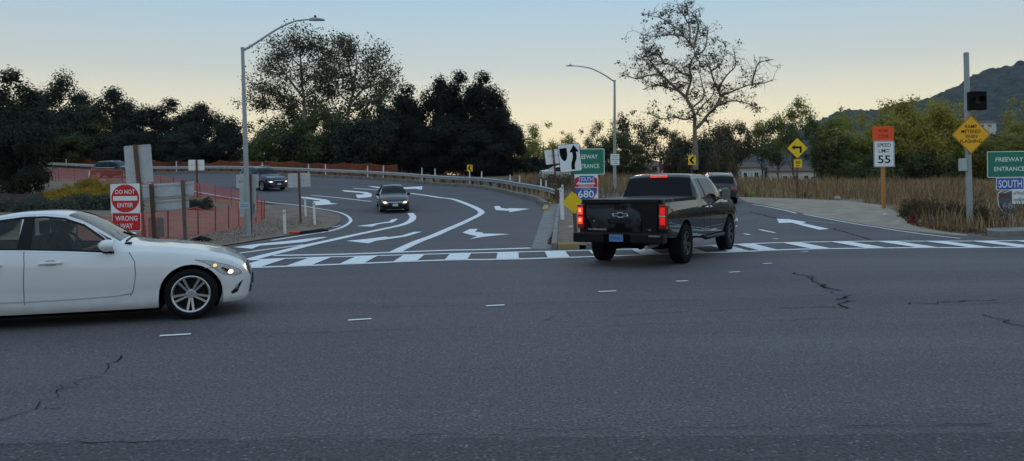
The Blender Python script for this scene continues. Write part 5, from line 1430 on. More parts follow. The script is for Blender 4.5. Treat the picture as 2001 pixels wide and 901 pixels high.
# --- RAMP METERED WHEN FLASHING on its steel pole, with the beacon box
s = Sign('ramp_meter_sign', 'amber RAMP METERED WHEN FLASHING diamond on a tall galvanised pole', 1898, 26.2)
MB().tube([(.03, .15, -.1), (.0, .15, 2.5), (-.03, .15, s.p(0, 104)[1])], [.105, .095, .085], 14).build('pole', M_GALV2, s.root, smooth=True)
MB().tube([(-.03, .15, s.p(0, 104)[1]), (-.03, .15, s.p(0, 102)[1] + .02)], [.10, .07], 12).build('pole_cap', M_GALV2, s.root)
c = s.p(1897, 263); dd = s.p(1935.5, 263)[0] - s.p(1858.5, 263)[0]
pn = panel(s.root, rdiamond(dd, *c), M_SBLK); f1_ = face(pn, rdiamond(dd * .985, *c), M_SAMB, -.0065); f_ = face(f1_, rdiamond(dd * .945, *c), M_SBLK, -.0085, 'border'); f_ = face(f_, rdiamond(dd * .925, *c), M_SAMB, -.0105, 'inner_field')
for i, (wd, ww) in enumerate((('RAMP', .30), ('METERED', .49), ('WHEN', .31), ('FLASHING', .55))): lettering(wd, c[0], c[1] + dd * (.205 - .125 * i), dd * ww, dd * .088, -.0135, M_SBLK, f_)
cx, cz, w, h = s.rect(1890, 179.5, 1925, 215.5)
bx = MB().prism(rrect(w, h, .04, cx=cx, cz=cz), -.10, .02).build('beacon_box', M_SBLK, s.root)
MB().lathe_y([(.001, -.115), (.13, -.115), (.15, -.11), (.15, -.10)], 24, (cx, 0, cz)).build('beacon_lens', mat('unlit_lens', (.008, .007, .006), rough=.25, spec=.2), bx)
vs, fs = [], []
for i in range(13):
    a = R(-10 + 200 * i / 12)
    for yy, r in ((-.10, .165), (-.30, .155)): vs.append((cx + r * math.cos(a), yy, cz + r * math.sin(a)))
for i in range(12): fs.append((2 * i, 2 * i + 1, 2 * i + 3, 2 * i + 2))
MB().add(vs, fs).build('visor', M_BLACKTRIM, bx, smooth=True)
cx, cz, w, h = s.rect(1881, 309.5, 1892, 334); MB().box((cx, .15, cz), (w, .22, h)).build('control_box', mat('pale_cabinet', (.42, .50, .46), rough=.5), s.root, bevel=.015)
for py in (250, 292): z = s.p(0, py)[1]; MB().tube([(0, .15, z - .015), (0, .15, z + .015)], .104, 12).build('strap', M_GALV, s.root)
# --- WORK ZONE / SPEED LIMIT 55
s = Sign('speed_limit_sign', 'white SPEED LIMIT 55 sign under an orange WORK ZONE plate in dry grass', 1727, 36)
cx, cz, w, h = s.rect(1704.6, 247, 1746.4, 274.8)
pn = panel(s.root, rrect(w, h, .04, cx=cx, cz=cz), M_SORG, -.004)
lettering('WORK', cx, cz + h * .19, w * .52, h * .22, -.0115, mat('dark_red_print', (.16, .012, .008), rough=.6), pn); lettering('ZONE', cx, cz - h * .19, w * .49, h * .22, -.0115, MATS['dark_red_print'], pn)
cx, cz, w, h = s.rect(1707, 275.5, 1748, 326)
pn = panel(s.root, rrect(w, h, .05, cx=cx, cz=cz), M_WHITE); fb = face(pn, rrect(w * .955, h * .965, .04, cx=cx, cz=cz), M_SBLK, -.0065, 'border'); f_ = face(fb, rrect(w * .925, h * .94, .035, cx=cx, cz=cz), M_WHITE, -.0085)
lettering('SPEED', cx, cz + h * .335, w * .67, h * .135, -.0115, M_SBLK, f_); lettering('LIMIT', cx, cz + h * .115, w * .52, h * .135, -.0115, M_SBLK, f_); lettering('55', cx, cz - h * .21, w * .60, h * .30, -.0115, M_SBLK, f_)
s.post(.02, -.1, 0, s.p(0, 250)[1], .14, M_POSTO, .01)
# --- left turn arrow with 30 MPH
s = Sign('turn_warning_sign', 'amber diamond left turn arrow sign over a 30 MPH plate', 1558.5, 51)
c = s.p(1558, 289.5); dd = s.p(1579, 289)[0] - s.p(1537, 289)[0]
pn = panel(s.root, rdiamond(dd, *c), M_SBLK); f_ = face(pn, rdiamond(dd * .96, *c), M_SYEL, -.0065)
ar = [(-.26, .02), (-.12, .14), (-.12, .065), (.20, .065), (.20, -.24), (.11, -.24), (.11, -.025), (-.12, -.025), (-.12, -.10)]
face(f_, [(c[0] + a * dd, c[1] + b * dd + .02) for a, b in ar], M_SBLK, -.009, 'arrow_symbol')
cx, cz, w, h = s.rect(1551, 311.5, 1567.3, 327); pn = panel(s.root, rrect(w, h, .03, cx=cx, cz=cz), M_SYEL)
lettering('30', cx, cz + h * .12, w * .62, h * .42, -.0085, M_SBLK, pn); lettering('MPH', cx, cz - h * .30, w * .5, h * .16, -.0085, M_SBLK, pn)
s.post(0, -.2, 0, s.p(0, 300)[1], .10, M_POSTB, .01)
# --- chevrons
def chevron(label, px, D, x0, y0, x1, y1, pm):
    s = Sign('chevron_sign', label, px, D)
    cx, cz, w, h = s.rect(x0, y0, x1, y1)
    pn = panel(s.root, rrect(w, h, .03, cx=cx, cz=cz), M_SYEL)
    face(pn, [(cx + a * w, cz + b * h) for a, b in ((-.36, 0), (.02, .38), (.36, .38), (-.02, 0), (.36, -.38), (.02, -.38))], M_SBLK, -.0085, 'chevron_symbol')
    s.post(0, -.1, 0, cz, .09, pm, .01)
chevron('small yellow chevron on a white post behind the guardrail', 918, 64, 912.5, 322, 923.5, 335, M_DELIN)
chevron('yellow chevron sign in front of the bare sycamore', 1352, 62, 1344.8, 304, 1359.8, 322, M_POSTB)
# --- leaning sign back behind the keep right sign
s = Sign('sign_back', 'pale sign back on a leaning rusty post behind the keep right sign', 1091, 41)
for x0, x1 in ((1065, 1082), (1083, 1100)):
    cx, cz, w, h = s.rect(x0, 292, x1, 320); pn = panel(s.root, turned(rrect(w, h, .03, cx=cx, cz=cz), R(7), *s.p(1082, 306)), M_WHITE)
a = s.p(1080, 289); s.post(0, -.2, a[0], a[1], .09, M_STEELR, -.11)
q = s.p(1082, 304); MB().prism(turned(rrect(.7, .03, .005, 1, q[0], q[1]), R(7), *q), -.02, -.008).build('stiffener', M_GALV, s.root)
# --- white delineator posts
def delineator(p, h, w, label, group=None, lean=0.0):
    t = thing('delineator_post', label, 'marker post', (p[0], p[1], hz(*p)), (0, lean, rnd.uniform(-.3, .3)), group)
    MB().add([(-w / 2, -.012, -.05), (w / 2, -.012, -.05), (w / 2, .012, -.05), (-w / 2, .012, -.05), (-w / 2, -.014, h), (w / 2, -.014, h), (w / 2, .014, h), (-w / 2, .014, h)],
             [(3, 2, 1, 0), (4, 5, 6, 7), (0, 1, 5, 4), (1, 2, 6, 5), (2, 3, 7, 6), (3, 0, 4, 7)]).build('post', M_DELIN, t, bevel=.004)
    MB().box((0, -.017, h - .12), (w * .8, .006, .10)).build('reflector', mat('reflector_grey', (.5, .5, .48), rough=.2), t)
    return t
for (px, y0, y1, lab) in ((557, 410, 458, 'white marker post nearest the orange plate on the dirt island'), (597.5, 386, 424, 'white marker post behind the rusty sign post on the dirt island'), (615, 394, 441, 'white marker post at the tip of the dirt island'),
                          (303, 415, 472, 'white marker post in front of the long sign backs')):
    g = gnd(px, y1); delineator(g, (at(px, y0, g[1]).z - hz(*g)), .10, lab, None, R(-1.5))
for dx, y0 in ((1097.5, 367), (1101, 361)):
    g = gnd(dx, 434); delineator(g, at(dx, y0, g[1]).z - hz(*g), .085, 'white marker post standing by the gore kerb behind the yellow diamond', 'pair of marker posts on the gore', R(-1))
g = gnd(180, 356); delineator(gnd(172, 356), .95, .09, 'bent white marker post in the netting below the dark crossover', None, R(8))
_, back = ribbon_poly(outer_line, 5.0)
back = [p for p in back]
def behind(px, path):
    """point of a path that stands on the bearing of a pixel column"""
    k = ray(px, 345)[0]; best = None
    for a, b in zip(path[:-1], path[1:]):
        fa_, fb_ = a[0] - k * a[1], b[0] - k * b[1]
        if fa_ * fb_ <= 0 and abs(fa_ - fb_) > 1e-9:
            t = fa_ / (fa_ - fb_); return (a[0] + (b[0] - a[0]) * t, a[1] + (b[1] - a[1]) * t)
    return min(((p[0], p[1]) for p in path), key=lambda p: abs(p[0] - k * p[1]))
for px, y0 in ((130, 311), (345, 315), (513, 318), (603, 320.5), (636.5, 320.5), (718.5, 324), (749, 323), (825, 328), (850, 329.5), (941, 335), (997, 341.5), (1015, 343.5), (1057, 350), (1067, 352)):
    p = behind(px, back); hgt = at(px, y0, p[1]).z - hz(*p)
    delineator(p, max(.9, min(1.9, hgt)), .11, 'white marker post standing behind the curved guardrail', 'marker posts behind the guardrail', rnd.uniform(-.03, .03))
# --- orange safety netting
M_NET = mat('orange_net', (0.78, 0.13, 0.085), rough=.6, spec=.3, var=.12, scale=1.5)
M_NET2 = mat('rust_net', (0.34, 0.085, 0.035), rough=.7, var=.2, scale=1.5)
M_STAKE = mat('net_stake', (0.20, 0.06, 0.04), rough=.8)
def netting(label, path, height, m, span=2.4, pitch=.055, sw=.020, sag=.06, stake_m=None, group=None):
    P = resample(path, .28)
    t = thing('net_fence', label, 'fence', (P[0].x, P[0].y, hz(P[0].x, P[0].y)), group=group)
    o = Vector(t.location); acc = 0.0; seg = [P[0]]; runs = []
    for a, b in zip(P[:-1], P[1:]):
        acc += (b - a).length; seg.append(b)
        if acc >= span: runs.append(seg); seg = [b]; acc = 0
    if len(seg) > 2: runs.append(seg)
    for ri, q in enumerate(runs):
        hh0, hh1 = height * rnd.uniform(.93, 1.05), height * rnd.uniform(.93, 1.05)
        n = len(q); dist = [0.0]
        for a, b in zip(q[:-1], q[1:]): dist.append(dist[-1] + (b - a).length)
        tot = dist[-1]
        zz = heights([p.x for p in q], [p.y for p in q])
        sg = sag * rnd.uniform(.3, 1.6); wob = rnd.uniform(-.05, .05)
        def pt(d, v):
            x = np.interp(d, dist, [p.x for p in q]); y = np.interp(d, dist, [p.y for p in q]); z = np.interp(d, dist, zz); k = d / tot
            top = hh0 + (hh1 - hh0) * k - sg * math.sin(math.pi * k)
            return Vector((x, y + wob * math.sin(math.pi * k) * math.sin(math.pi * v), z + .04 + top * v)) - o
        g = MB(); rows = int(height / pitch); cols = int(tot / pitch)
        for r in range(rows + 1):
            v0 = r / rows; dv = sw / height * (2.0 if r in (0, rows) else 1)
            vs = [];
            for i in range(n): vs += [pt(dist[i], v0), pt(dist[i], v0 + dv)]
            g.add(vs, [(2 * i, 2 * i + 2, 2 * i + 3, 2 * i + 1) for i in range(n - 1)])
        for c in range(cols + 1):
            d = tot * c / cols; d2 = min(tot, d + sw)
            g.add([pt(d, 0), pt(d2, 0), pt(d2, .5), pt(d, .5), pt(d2, 1), pt(d, 1)], [(0, 1, 2, 3), (3, 2, 4, 5)])
        g.build('net_panel', m, t)
        p = q[0]; st = MB().tube([(p.x - o.x, p.y - o.y + .02, hz(p.x, p.y) - .1 - o.z), (p.x - o.x + rnd.uniform(-.03, .03), p.y - o.y + .02, hz(p.x, p.y) + hh0 + .10 - o.z)], .024, 6)
        st.build('stake', stake_m or M_STAKE, t)
    return t
f1p = [gnd(*q) for q in ((150, 487), (240, 478), (328, 468), (395, 459.5), (440, 450), (480, 441), (508, 434), (516, 429))]
netting('orange plastic netting along the front of the dirt island behind the signs', f1p, .95, M_NET, 1.7, .055, .013, .09)
f2p = [gnd(*q) for q in ((516, 429), (497, 413), (449, 401), (391, 389), (330, 373), (246, 357), (165, 353.5), (82, 352))]
netting('orange plastic netting along the inner edge of the exit ramp', f2p, 1.0, M_NET, 2.6, .075, .017, .10)
_, b2 = ribbon_poly(outer_line, 9.0)
i0 = [i for i, p in enumerate(b2) if p.x < behind(806, b2)[0]]
netting('rust coloured netting on the bank behind the guardrail', [tuple(b2[i]) for i in i0], 1.2, M_NET2, 3.2, .10, .032, .22)
# ================================================================== trees and plants
rs = np.random.RandomState(11)
def leaf_mesh(name, C, size, flat=0.0, up=0.0, aspect=.6, out=None):
    """a four-cornered leaf at every point; out: which way its face should turn, more or less"""
    n = len(C); A = rs.normal(size=(n, 3))
    if out is None:
        A[:, 2] += up
    else:
        Nn = out + np.array([0, 0, .45]) + rs.normal(size=(n, 3)) * .42; Nn /= np.linalg.norm(Nn, axis=1)[:, None] + 1e-9
        A -= Nn * (A * Nn).sum(1)[:, None]
    A /= np.linalg.norm(A, axis=1)[:, None] + 1e-9
    B = rs.normal(size=(n, 3)) if out is None else np.cross(Nn, A)
    B -= A * (A * B).sum(1)[:, None]; B /= np.linalg.norm(B, axis=1)[:, None] + 1e-9
    s = (size * rs.uniform(.6, 1.35, n))[:, None]
    N = np.cross(A, B)
    V = np.stack([C - A * s * .5, C + B * s * aspect * .5 + N * s * .08, C + A * s * .5, C - B * s * aspect * .5 + N * s * .08], 1).reshape(-1, 3)
    return fast_mesh(name, V, np.arange(n * 4).reshape(n, 4))
def clumps(cent, rad, dens, shell=.55, squash=.85):
    out = []; nrm = []
    for c, r in zip(cent, rad):
        n = int(dens * r * r) + 4
        d = rs.normal(size=(n, 3)); d /= np.linalg.norm(d, axis=1)[:, None]
        rr = r * (shell + (1 - shell) * rs.rand(n)) * (1 + .18 * rs.normal(size=n))
        p = d * rr[:, None]; p[:, 2] *= squash
        out.append(np.array(c) + p); nrm.append(d)
    return np.concatenate(out), np.concatenate(nrm)
def crown_blobs(W, H, z0, nb, rb, top_heavy=.5, depth=.8):
    c, r = [], []
    while len(c) < nb:
        u = rs.uniform(-1, 1, 3)
        if u[0] ** 2 + u[1] ** 2 + u[2] ** 2 > 1: continue
        if rs.rand() < .55: u = u / (np.linalg.norm(u) + 1e-6) * rs.uniform(.75, 1.0)
        zz = z0 + H * (.5 + .5 * u[2])
        taper = 1.0 if u[2] < 0 else 1 - .25 * u[2]
        c.append((u[0] * W / 2 * taper, u[1] * W / 2 * depth * taper, zz)); r.append(rb * rs.uniform(.55, 1.35))
    return c, r
def limb(g, a, b, r0, r1, wig=.12, n=5, sides=6):
    a, b = Vector(a), Vector(b); L_ = (b - a).length
    pts = [a.lerp(b, i / n) + (Vector(rs.normal(size=3)) * wig * L_ * .25 if 0 < i < n else Vector((0, 0, 0))) for i in range(n + 1)]
    g.tube(pts, list(np.linspace(r0, r1, n + 1)), sides, False)
    return pts
M_BARK = mat('bark_dark', (0.045, 0.036, 0.028), rough=.95, var=.3, scale=6)
M_BARKP = mat('bark_pale', (0.32, 0.265, 0.215), rough=.9, col2=(.13, .10, .08), scale=3)
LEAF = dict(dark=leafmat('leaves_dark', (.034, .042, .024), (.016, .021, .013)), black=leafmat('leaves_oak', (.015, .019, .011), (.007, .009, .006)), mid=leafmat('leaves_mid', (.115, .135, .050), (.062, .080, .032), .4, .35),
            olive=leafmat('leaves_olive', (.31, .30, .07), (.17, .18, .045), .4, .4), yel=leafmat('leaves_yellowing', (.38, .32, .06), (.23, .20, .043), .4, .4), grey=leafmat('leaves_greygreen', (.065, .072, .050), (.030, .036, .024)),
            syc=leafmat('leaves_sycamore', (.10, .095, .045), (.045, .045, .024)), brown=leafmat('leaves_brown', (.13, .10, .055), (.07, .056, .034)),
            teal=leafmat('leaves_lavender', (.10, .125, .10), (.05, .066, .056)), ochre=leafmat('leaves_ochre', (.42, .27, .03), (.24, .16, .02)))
TREES = []
PROTO = {}
def tree_proto(kind, seed, W, H, nb, rb, dens, leaf, z0=.22, shell=.5, pale=False, depth=.8, limbs=7, blob_z=None):
    """crown and trunk meshes of a tree H metres tall and W wide"""
    global rs
    rs = np.random.RandomState(seed)
    c, r = crown_blobs(W, H * (1 - z0), H * z0, nb, rb, depth=depth)
    C, NN = clumps(c, r, dens, shell)
    C[:, 2] = np.maximum(C[:, 2], .15)
    cc = np.array([0, 0, H * .45]); dd_ = C - cc; dd_ /= np.linalg.norm(dd_, axis=1)[:, None] + 1e-9
    cm = leaf_mesh('crown', C, leaf, out=NN + .5 * dd_, aspect=.75)
    g = MB(); tr_ = max(.10, H * .018)
    limb(g, (0, 0, -.3), (rs.uniform(-.3, .3), rs.uniform(-.3, .3), H * .62), tr_, tr_ * .35, .05, 6, 8)
    idx = rs.choice(len(c), min(limbs, len(c)), replace=False)
    for i in idx:
        z = min(H * rs.uniform(.15, .5), c[i][2] * .8); limb(g, (0, 0, z), c[i], tr_ * .5, tr_ * .12, .15, 5, 5)
    tm = bpy.data.meshes.new('trunk'); tm.from_pydata(g.v, [], g.f); tm.shade_smooth()
    PROTO[kind] = (cm, tm, float(np.percentile(np.abs(C[:, 0]), 97) * 2), float(np.percentile(C[:, 2], 98.5)), pale)
tree_proto('oak_a', 1, 9.5, 9.5, 44, 1.5, 210, .30, .0, .35)
tree_proto('oak_b', 2, 10, 10, 48, 1.45, 210, .30, .0, .35)
tree_proto('oak_c', 3, 8, 11, 44, 1.35, 210, .28, .0, .35)
tree_proto('loose_a', 4, 9, 10, 30, 1.15, 85, .27, .10, .3, True)
tree_proto('loose_b', 5, 10, 8, 32, 1.15, 85, .27, .08, .3, True)
tree_proto('bush_a', 6, 6, 4.2, 26, .95, 190, .22, .0, .5)
tree_proto('bush_b', 7, 7, 3.6, 28, .9, 190, .22, .0, .5)
tree_proto('high_a', 14, 9, 10, 30, 1.2, 110, .27, .34, .3, True)
tree_proto('high_b', 15, 10, 9, 30, 1.2, 110, .27, .36, .3, True)
MESHC = {}
def crown_mesh(kind, leaf):
    k = (kind, leaf)
    if k not in MESHC:
        m = PROTO[kind][0].copy() if any(q[0] == kind for q in MESHC) else PROTO[kind][0]
        m.materials.clear(); m.materials.append(LEAF[leaf]); MESHC[k] = m
    return MESHC[k]
def tree(name, label, px, top_py, width_px, D, kind, leaf, group=None, base=None, cat='tree'):
    p = at(px, 340, D); z0 = hz(p.x, D) if base is None else base
    cm = crown_mesh(kind, leaf); _, tm, W, H, pale = PROTO[kind]
    if not tm.materials: tm.materials.append(M_BARKP if pale else M_BARK)
    sz = (at(px, top_py, D).z - z0 + .1) / H; sx = width_px / F * D / W
    t = thing(name, label, cat, (p.x, D, z0 - .1), (0, 0, rnd.uniform(0, 6.28) if abs(sx / max(sz, .01) - 1) < .5 else rnd.uniform(-.3, .3)), group)
    t.scale = (sx, sx * rnd.uniform(.85, 1.05), sz)
    o = link('crown', cm, None, t); link('trunk', tm, None, t)
    if group: TREES.append((t, label, px, top_py))
    return t
GD = 'row of dark trees behind the guardrail'
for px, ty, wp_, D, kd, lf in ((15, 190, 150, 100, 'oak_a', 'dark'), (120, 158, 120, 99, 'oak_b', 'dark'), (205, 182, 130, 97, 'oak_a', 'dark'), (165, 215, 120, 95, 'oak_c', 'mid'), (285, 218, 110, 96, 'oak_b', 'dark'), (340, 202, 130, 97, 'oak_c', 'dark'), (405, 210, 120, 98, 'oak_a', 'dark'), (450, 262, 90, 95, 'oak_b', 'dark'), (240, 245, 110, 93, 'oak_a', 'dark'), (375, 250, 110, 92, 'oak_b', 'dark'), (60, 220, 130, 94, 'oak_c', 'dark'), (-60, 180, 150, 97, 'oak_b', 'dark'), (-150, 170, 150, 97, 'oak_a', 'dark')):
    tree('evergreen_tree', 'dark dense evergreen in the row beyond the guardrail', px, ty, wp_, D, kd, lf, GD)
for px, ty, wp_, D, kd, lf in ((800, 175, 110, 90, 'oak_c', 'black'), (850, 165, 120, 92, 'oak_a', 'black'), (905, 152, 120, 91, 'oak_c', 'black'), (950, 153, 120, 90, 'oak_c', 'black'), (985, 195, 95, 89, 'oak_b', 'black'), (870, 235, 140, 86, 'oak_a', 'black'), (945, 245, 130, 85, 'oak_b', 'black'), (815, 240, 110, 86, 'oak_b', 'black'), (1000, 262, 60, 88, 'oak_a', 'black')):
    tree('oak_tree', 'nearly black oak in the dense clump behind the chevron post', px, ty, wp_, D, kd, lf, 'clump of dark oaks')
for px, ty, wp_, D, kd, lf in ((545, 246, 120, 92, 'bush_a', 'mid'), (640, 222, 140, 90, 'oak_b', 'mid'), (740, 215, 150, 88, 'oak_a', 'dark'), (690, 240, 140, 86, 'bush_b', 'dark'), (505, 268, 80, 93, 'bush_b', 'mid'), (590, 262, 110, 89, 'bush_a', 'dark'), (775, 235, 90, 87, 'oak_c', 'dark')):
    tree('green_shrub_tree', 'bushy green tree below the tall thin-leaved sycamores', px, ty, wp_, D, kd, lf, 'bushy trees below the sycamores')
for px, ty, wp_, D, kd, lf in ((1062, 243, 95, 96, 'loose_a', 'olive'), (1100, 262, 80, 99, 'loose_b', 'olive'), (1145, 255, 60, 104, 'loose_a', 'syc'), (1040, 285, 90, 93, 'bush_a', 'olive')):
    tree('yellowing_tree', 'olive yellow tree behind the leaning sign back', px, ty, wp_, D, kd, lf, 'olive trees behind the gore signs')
for px, ty, wp_, D, kd, lf in ((1190, 240, 80, 98, 'loose_a', 'mid'), (1235, 222, 110, 100, 'loose_b', 'syc'), (1290, 238, 90, 102, 'high_a', 'syc'), (1215, 270, 90, 94, 'oak_b', 'mid'), (1395, 240, 120, 100, 'loose_b', 'brown'), (1408, 262, 100, 96, 'bush_a', 'brown'), (1325, 268, 80, 92, 'bush_b', 'brown'), (1360, 270, 110, 92, 'bush_a', 'grey'), (1400, 285, 90, 90, 'bush_b', 'brown'), (1440, 240, 90, 97, 'high_b', 'brown')):
    tree('brush_tree', 'dusty brown-green tree around the foot of the bare sycamore', px, ty, wp_, D, kd, lf, 'dusty trees around the bare sycamore')
for px, ty, wp_, D, kd, lf in ((1490, 238, 80, 100, 'high_a', 'olive'), (1550, 196, 110, 102, 'high_a', 'olive'), (1520, 236, 120, 97, 'high_b', 'mid'), (1592, 232, 90, 95, 'high_b', 'mid'), (1630, 260, 80, 93, 'oak_c', 'mid'), (1640, 218, 90, 104, 'loose_b', 'olive'), (1682, 226, 70, 100, 'loose_a', 'yel'), (1650, 240, 130, 95, 'oak_a', 'olive'), (1715, 240, 100, 98, 'oak_b', 'yel'), (1770, 196, 130, 100, 'loose_a', 'olive'), (1760, 208, 130, 94, 'oak_a', 'yel'), (1830, 203, 120, 102, 'loose_b', 'yel'), (1835, 215, 130, 92, 'oak_b', 'yel'), (1880, 205, 90, 104, 'loose_a', 'yel'), (1890, 250, 120, 92, 'oak_a', 'olive'), (1950, 270, 110, 94, 'oak_b', 'mid'), (1990, 195, 80, 90, 'loose_a', 'yel'), (2040, 190, 130, 90, 'loose_b', 'olive'), (2010, 250, 120, 86, 'oak_a', 'olive'), (1700, 300, 110, 90, 'bush_b', 'mid'), (1815, 296, 110, 89, 'bush_a', 'mid')):
    tree('roadside_tree', 'olive green tree in the row beyond the dry grass', px, ty, wp_, D, kd, lf, 'row of olive trees beyond the field')
for i_ in range(17):
    px = -120 + i_ * 72 + rnd.uniform(-12, 12)
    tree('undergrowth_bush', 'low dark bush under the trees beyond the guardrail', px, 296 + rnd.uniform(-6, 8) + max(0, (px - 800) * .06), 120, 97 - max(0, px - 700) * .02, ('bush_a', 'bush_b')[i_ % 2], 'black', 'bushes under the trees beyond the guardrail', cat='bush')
for i_ in range(12):
    px = 1060 + i_ * 80 + rnd.uniform(-12, 12)
    if 1425 < px < 1640 or 1240 < px < 1310: continue
    tree('undergrowth_bush', 'low bush under the trees at the far side of the dry field', px, 322 + rnd.uniform(-6, 8), 130, 106, ('bush_a', 'bush_b')[i_ % 2], 'dark', 'bushes at the far side of the field', cat='bush')
# the big dark conifer-like shrub at the left
tree('tall_shrub', 'big dark green tree leaning over the brown block wall', 18, 150, 150, 52, 'oak_c', 'dark'); tree('tall_shrub', 'lower dark shrub spreading beside the brown block wall', 48, 232, 105, 50, 'oak_a', 'dark')
for px, ty, wp_, kd in ((540, 195, 110, 'loose_a'), (610, 175, 120, 'loose_b'), (670, 170, 130, 'loose_a'), (735, 165, 110, 'loose_b')):
    tree('thin_leaved_tree', 'thin-leaved tree filling in behind the tall sycamores', px, ty, wp_, 108, kd, 'syc', 'thin-leaved trees behind the sycamores')
# tall sycamores with thin leaves and pale trunks
def sycamore(label, D, limbs_px, group, leafs, size, tw=1.0, spread=1.0, seed=5, trunk_r=.26, leaf_k='syc', depth=1.6, bare_right=None, clump=.38, twn=3, fullness=1.0):
    """limbs drawn in the plane of the tree, pushed apart in depth, then twigs and leaves grown on them"""
    global rs
    rs = np.random.RandomState(seed)
    o0 = at(*limbs_px[0][0], D); z0 = hz(o0.x, D); org = Vector((o0.x, D, z0))
    t = thing('sycamore_tree', label, 'tree', org, group=group)
    g = MB(); gt = MB(); C = []
    nodes = {}
    def loc(px, py, dy): 
        q = at(px, py, D); return Vector((q.x, D + dy, q.z)) - org
    for li, lp_ in enumerate(limbs_px):
        dy = 0 if li == 0 else None
        pts = []; n = len(lp_)
        d1 = rs.uniform(-depth, depth)
        key0 = tuple(lp_[0]); base_dy = nodes.get(key0, 0.0)
        for i, q in enumerate(lp_):
            yy = base_dy + (0 if li == 0 else (d1 - base_dy) * (i / max(1, n - 1)))
            pts.append(loc(q[0], q[1], yy)); nodes.setdefault(tuple(q), yy)
        sp = [Vector(p) for p in smooth_line([tuple(p) for p in pts], 4)]
        r0 = trunk_r if li == 0 else trunk_r * (.62 if li < 4 else .36); r1 = trunk_r * .5 if li == 0 else .03
        g.tube(sp, list(np.linspace(r0, r1, len(sp))), 7, False)
        if li == 0: sp = sp[-3:]
        for i in range(2, len(sp), 1):
            for _ in range(twn):
                if rs.rand() > .75 * tw: continue
                d = Vector(rs.normal(size=3)); d.z = abs(d.z) * .7 + .1 * rs.normal(); d.y *= .8; d.normalize()
                ln = rs.uniform(.6, 2.0) * spread
                a = sp[i]; b = a + d * ln * .5 + Vector(rs.normal(size=3)) * .12; c = b + (d + Vector(rs.normal(size=3)) * .5).normalized() * ln * .5
                gt.tube([a, b, c], [.030, .020, .010], 4, False)
                for _2 in range(2):
                    e = b.lerp(c, rs.rand()); f_ = e + Vector(rs.normal(size=3)) * .38 * spread; gt.tube([e, e.lerp(f_, .5) + Vector(rs.normal(size=3)) * .06, f_], [.018, .014, .009], 4, False)
                    ends = (f_,)
                    for q in ends:
                        if rs.rand() < leafs(q + org):
                            k = int(rs.randint(6, 16) * fullness); C.append(np.array(q)[None, :] + rs.normal(size=(k, 3)) * clump * np.array([1, 1, .8]))
                if rs.rand() < leafs(c + org): C.append(np.array(c)[None, :] + rs.normal(size=(int(rs.randint(8, 20) * fullness), 3)) * clump)
    g.build('trunk', M_BARKP, t, smooth=True); gt.build('twigs', M_BARKP, t)['kind'] = 'stuff'
    cm = leaf_mesh('crown', np.concatenate(C), size); link('crown', cm, LEAF[leaf_k], t)
    return t
ZT = lambda pts: [(1180 + x / 2.73, y / 2.73) for x, y in pts]
bare = [ZT(p) for p in ([(490, 905), (490, 800), (487, 740), (485, 690), (483, 620), (470, 575)],
    [(470, 575), (440, 520), (455, 460), (465, 410), (455, 360), (480, 300), (480, 260)],
    [(485, 690), (520, 660), (560, 610), (600, 570), (630, 510), (620, 470), (600, 420), (590, 370), (580, 320), (560, 280)],
    [(440, 520), (400, 490), (350, 450), (300, 410), (230, 410), (160, 430), (90, 400)],
    [(480, 260), (455, 230), (420, 190), (395, 160), (350, 130), (300, 100), (230, 85)], [(480, 260), (490, 200), (505, 140), (480, 80), (430, 30)], [(455, 230), (460, 150), (440, 90), (400, 30)],
    [(465, 410), (420, 390), (380, 350), (330, 330), (270, 350), (200, 375)], [(330, 330), (290, 290), (230, 310), (180, 320)], [(400, 490), (330, 470), (260, 465), (190, 490)],
    [(483, 620), (430, 640), (360, 630), (290, 640), (220, 610)], [(630, 510), (680, 490), (740, 465), (800, 445), (860, 440), (910, 425)], [(600, 570), (640, 550), (700, 535), (760, 545), (820, 570), (850, 600)],
    [(620, 470), (660, 400), (700, 350), (680, 270)], [(483, 620), (530, 560), (580, 510), (600, 460)], [(470, 575), (530, 520), (520, 450), (500, 380)], [(800, 445), (800, 390), (810, 345), (870, 335)],
    [(480, 300), (530, 270), (545, 200), (540, 150)], [(300, 410), (250, 350), (210, 300), (195, 200)], [(420, 190), (340, 190), (270, 200), (190, 195)], [(590, 370), (640, 330), (660, 260)])]
sycamore('big half-bare sycamore with twisted pale limbs against the sky', 76, bare, None, lambda q: (.24 if q.x < at(1420, 0, 76).x else .05), .24, .9, .95, 5, .28, 'syc', 2.2, clump=.20, twn=3)
ZS = lambda pts: [(420 + x / 2.73, 20 + y / 2.73) for x, y in pts]
sy1 = [ZS(p) for p in ([(480, 780), (478, 640), (475, 470), (465, 400)], [(465, 400), (455, 300), (445, 220), (440, 130)], [(475, 470), (420, 400), (370, 330), (330, 280), (300, 250)], [(478, 560), (420, 500), (340, 450), (270, 430), (200, 420)],
    [(465, 400), (530, 330), (560, 260), (570, 210)], [(455, 300), (400, 240), (385, 170)], [(475, 470), (550, 420), (610, 370), (640, 330)], [(420, 500), (330, 530), (250, 520), (190, 540)], [(445, 220), (500, 190), (540, 190)], [(370, 330), (300, 340), (260, 310)])]
sy2 = [ZS(p) for p in ([(700, 760), (705, 620), (720, 500), (735, 450)], [(735, 450), (720, 340), (690, 240), (640, 165)], [(720, 500), (780, 420), (820, 330), (840, 210)], [(735, 450), (750, 340), (760, 270), (740, 190)], [(705, 620), (640, 520), (600, 430), (590, 350)], [(780, 420), (860, 390), (920, 370), (950, 420)], [(690, 240), (660, 200), (650, 160)], [(820, 330), (870, 270), (905, 265)], [(720, 500), (660, 430), (650, 330), (600, 250)], [(705, 560), (800, 500), (890, 480), (960, 470)])]
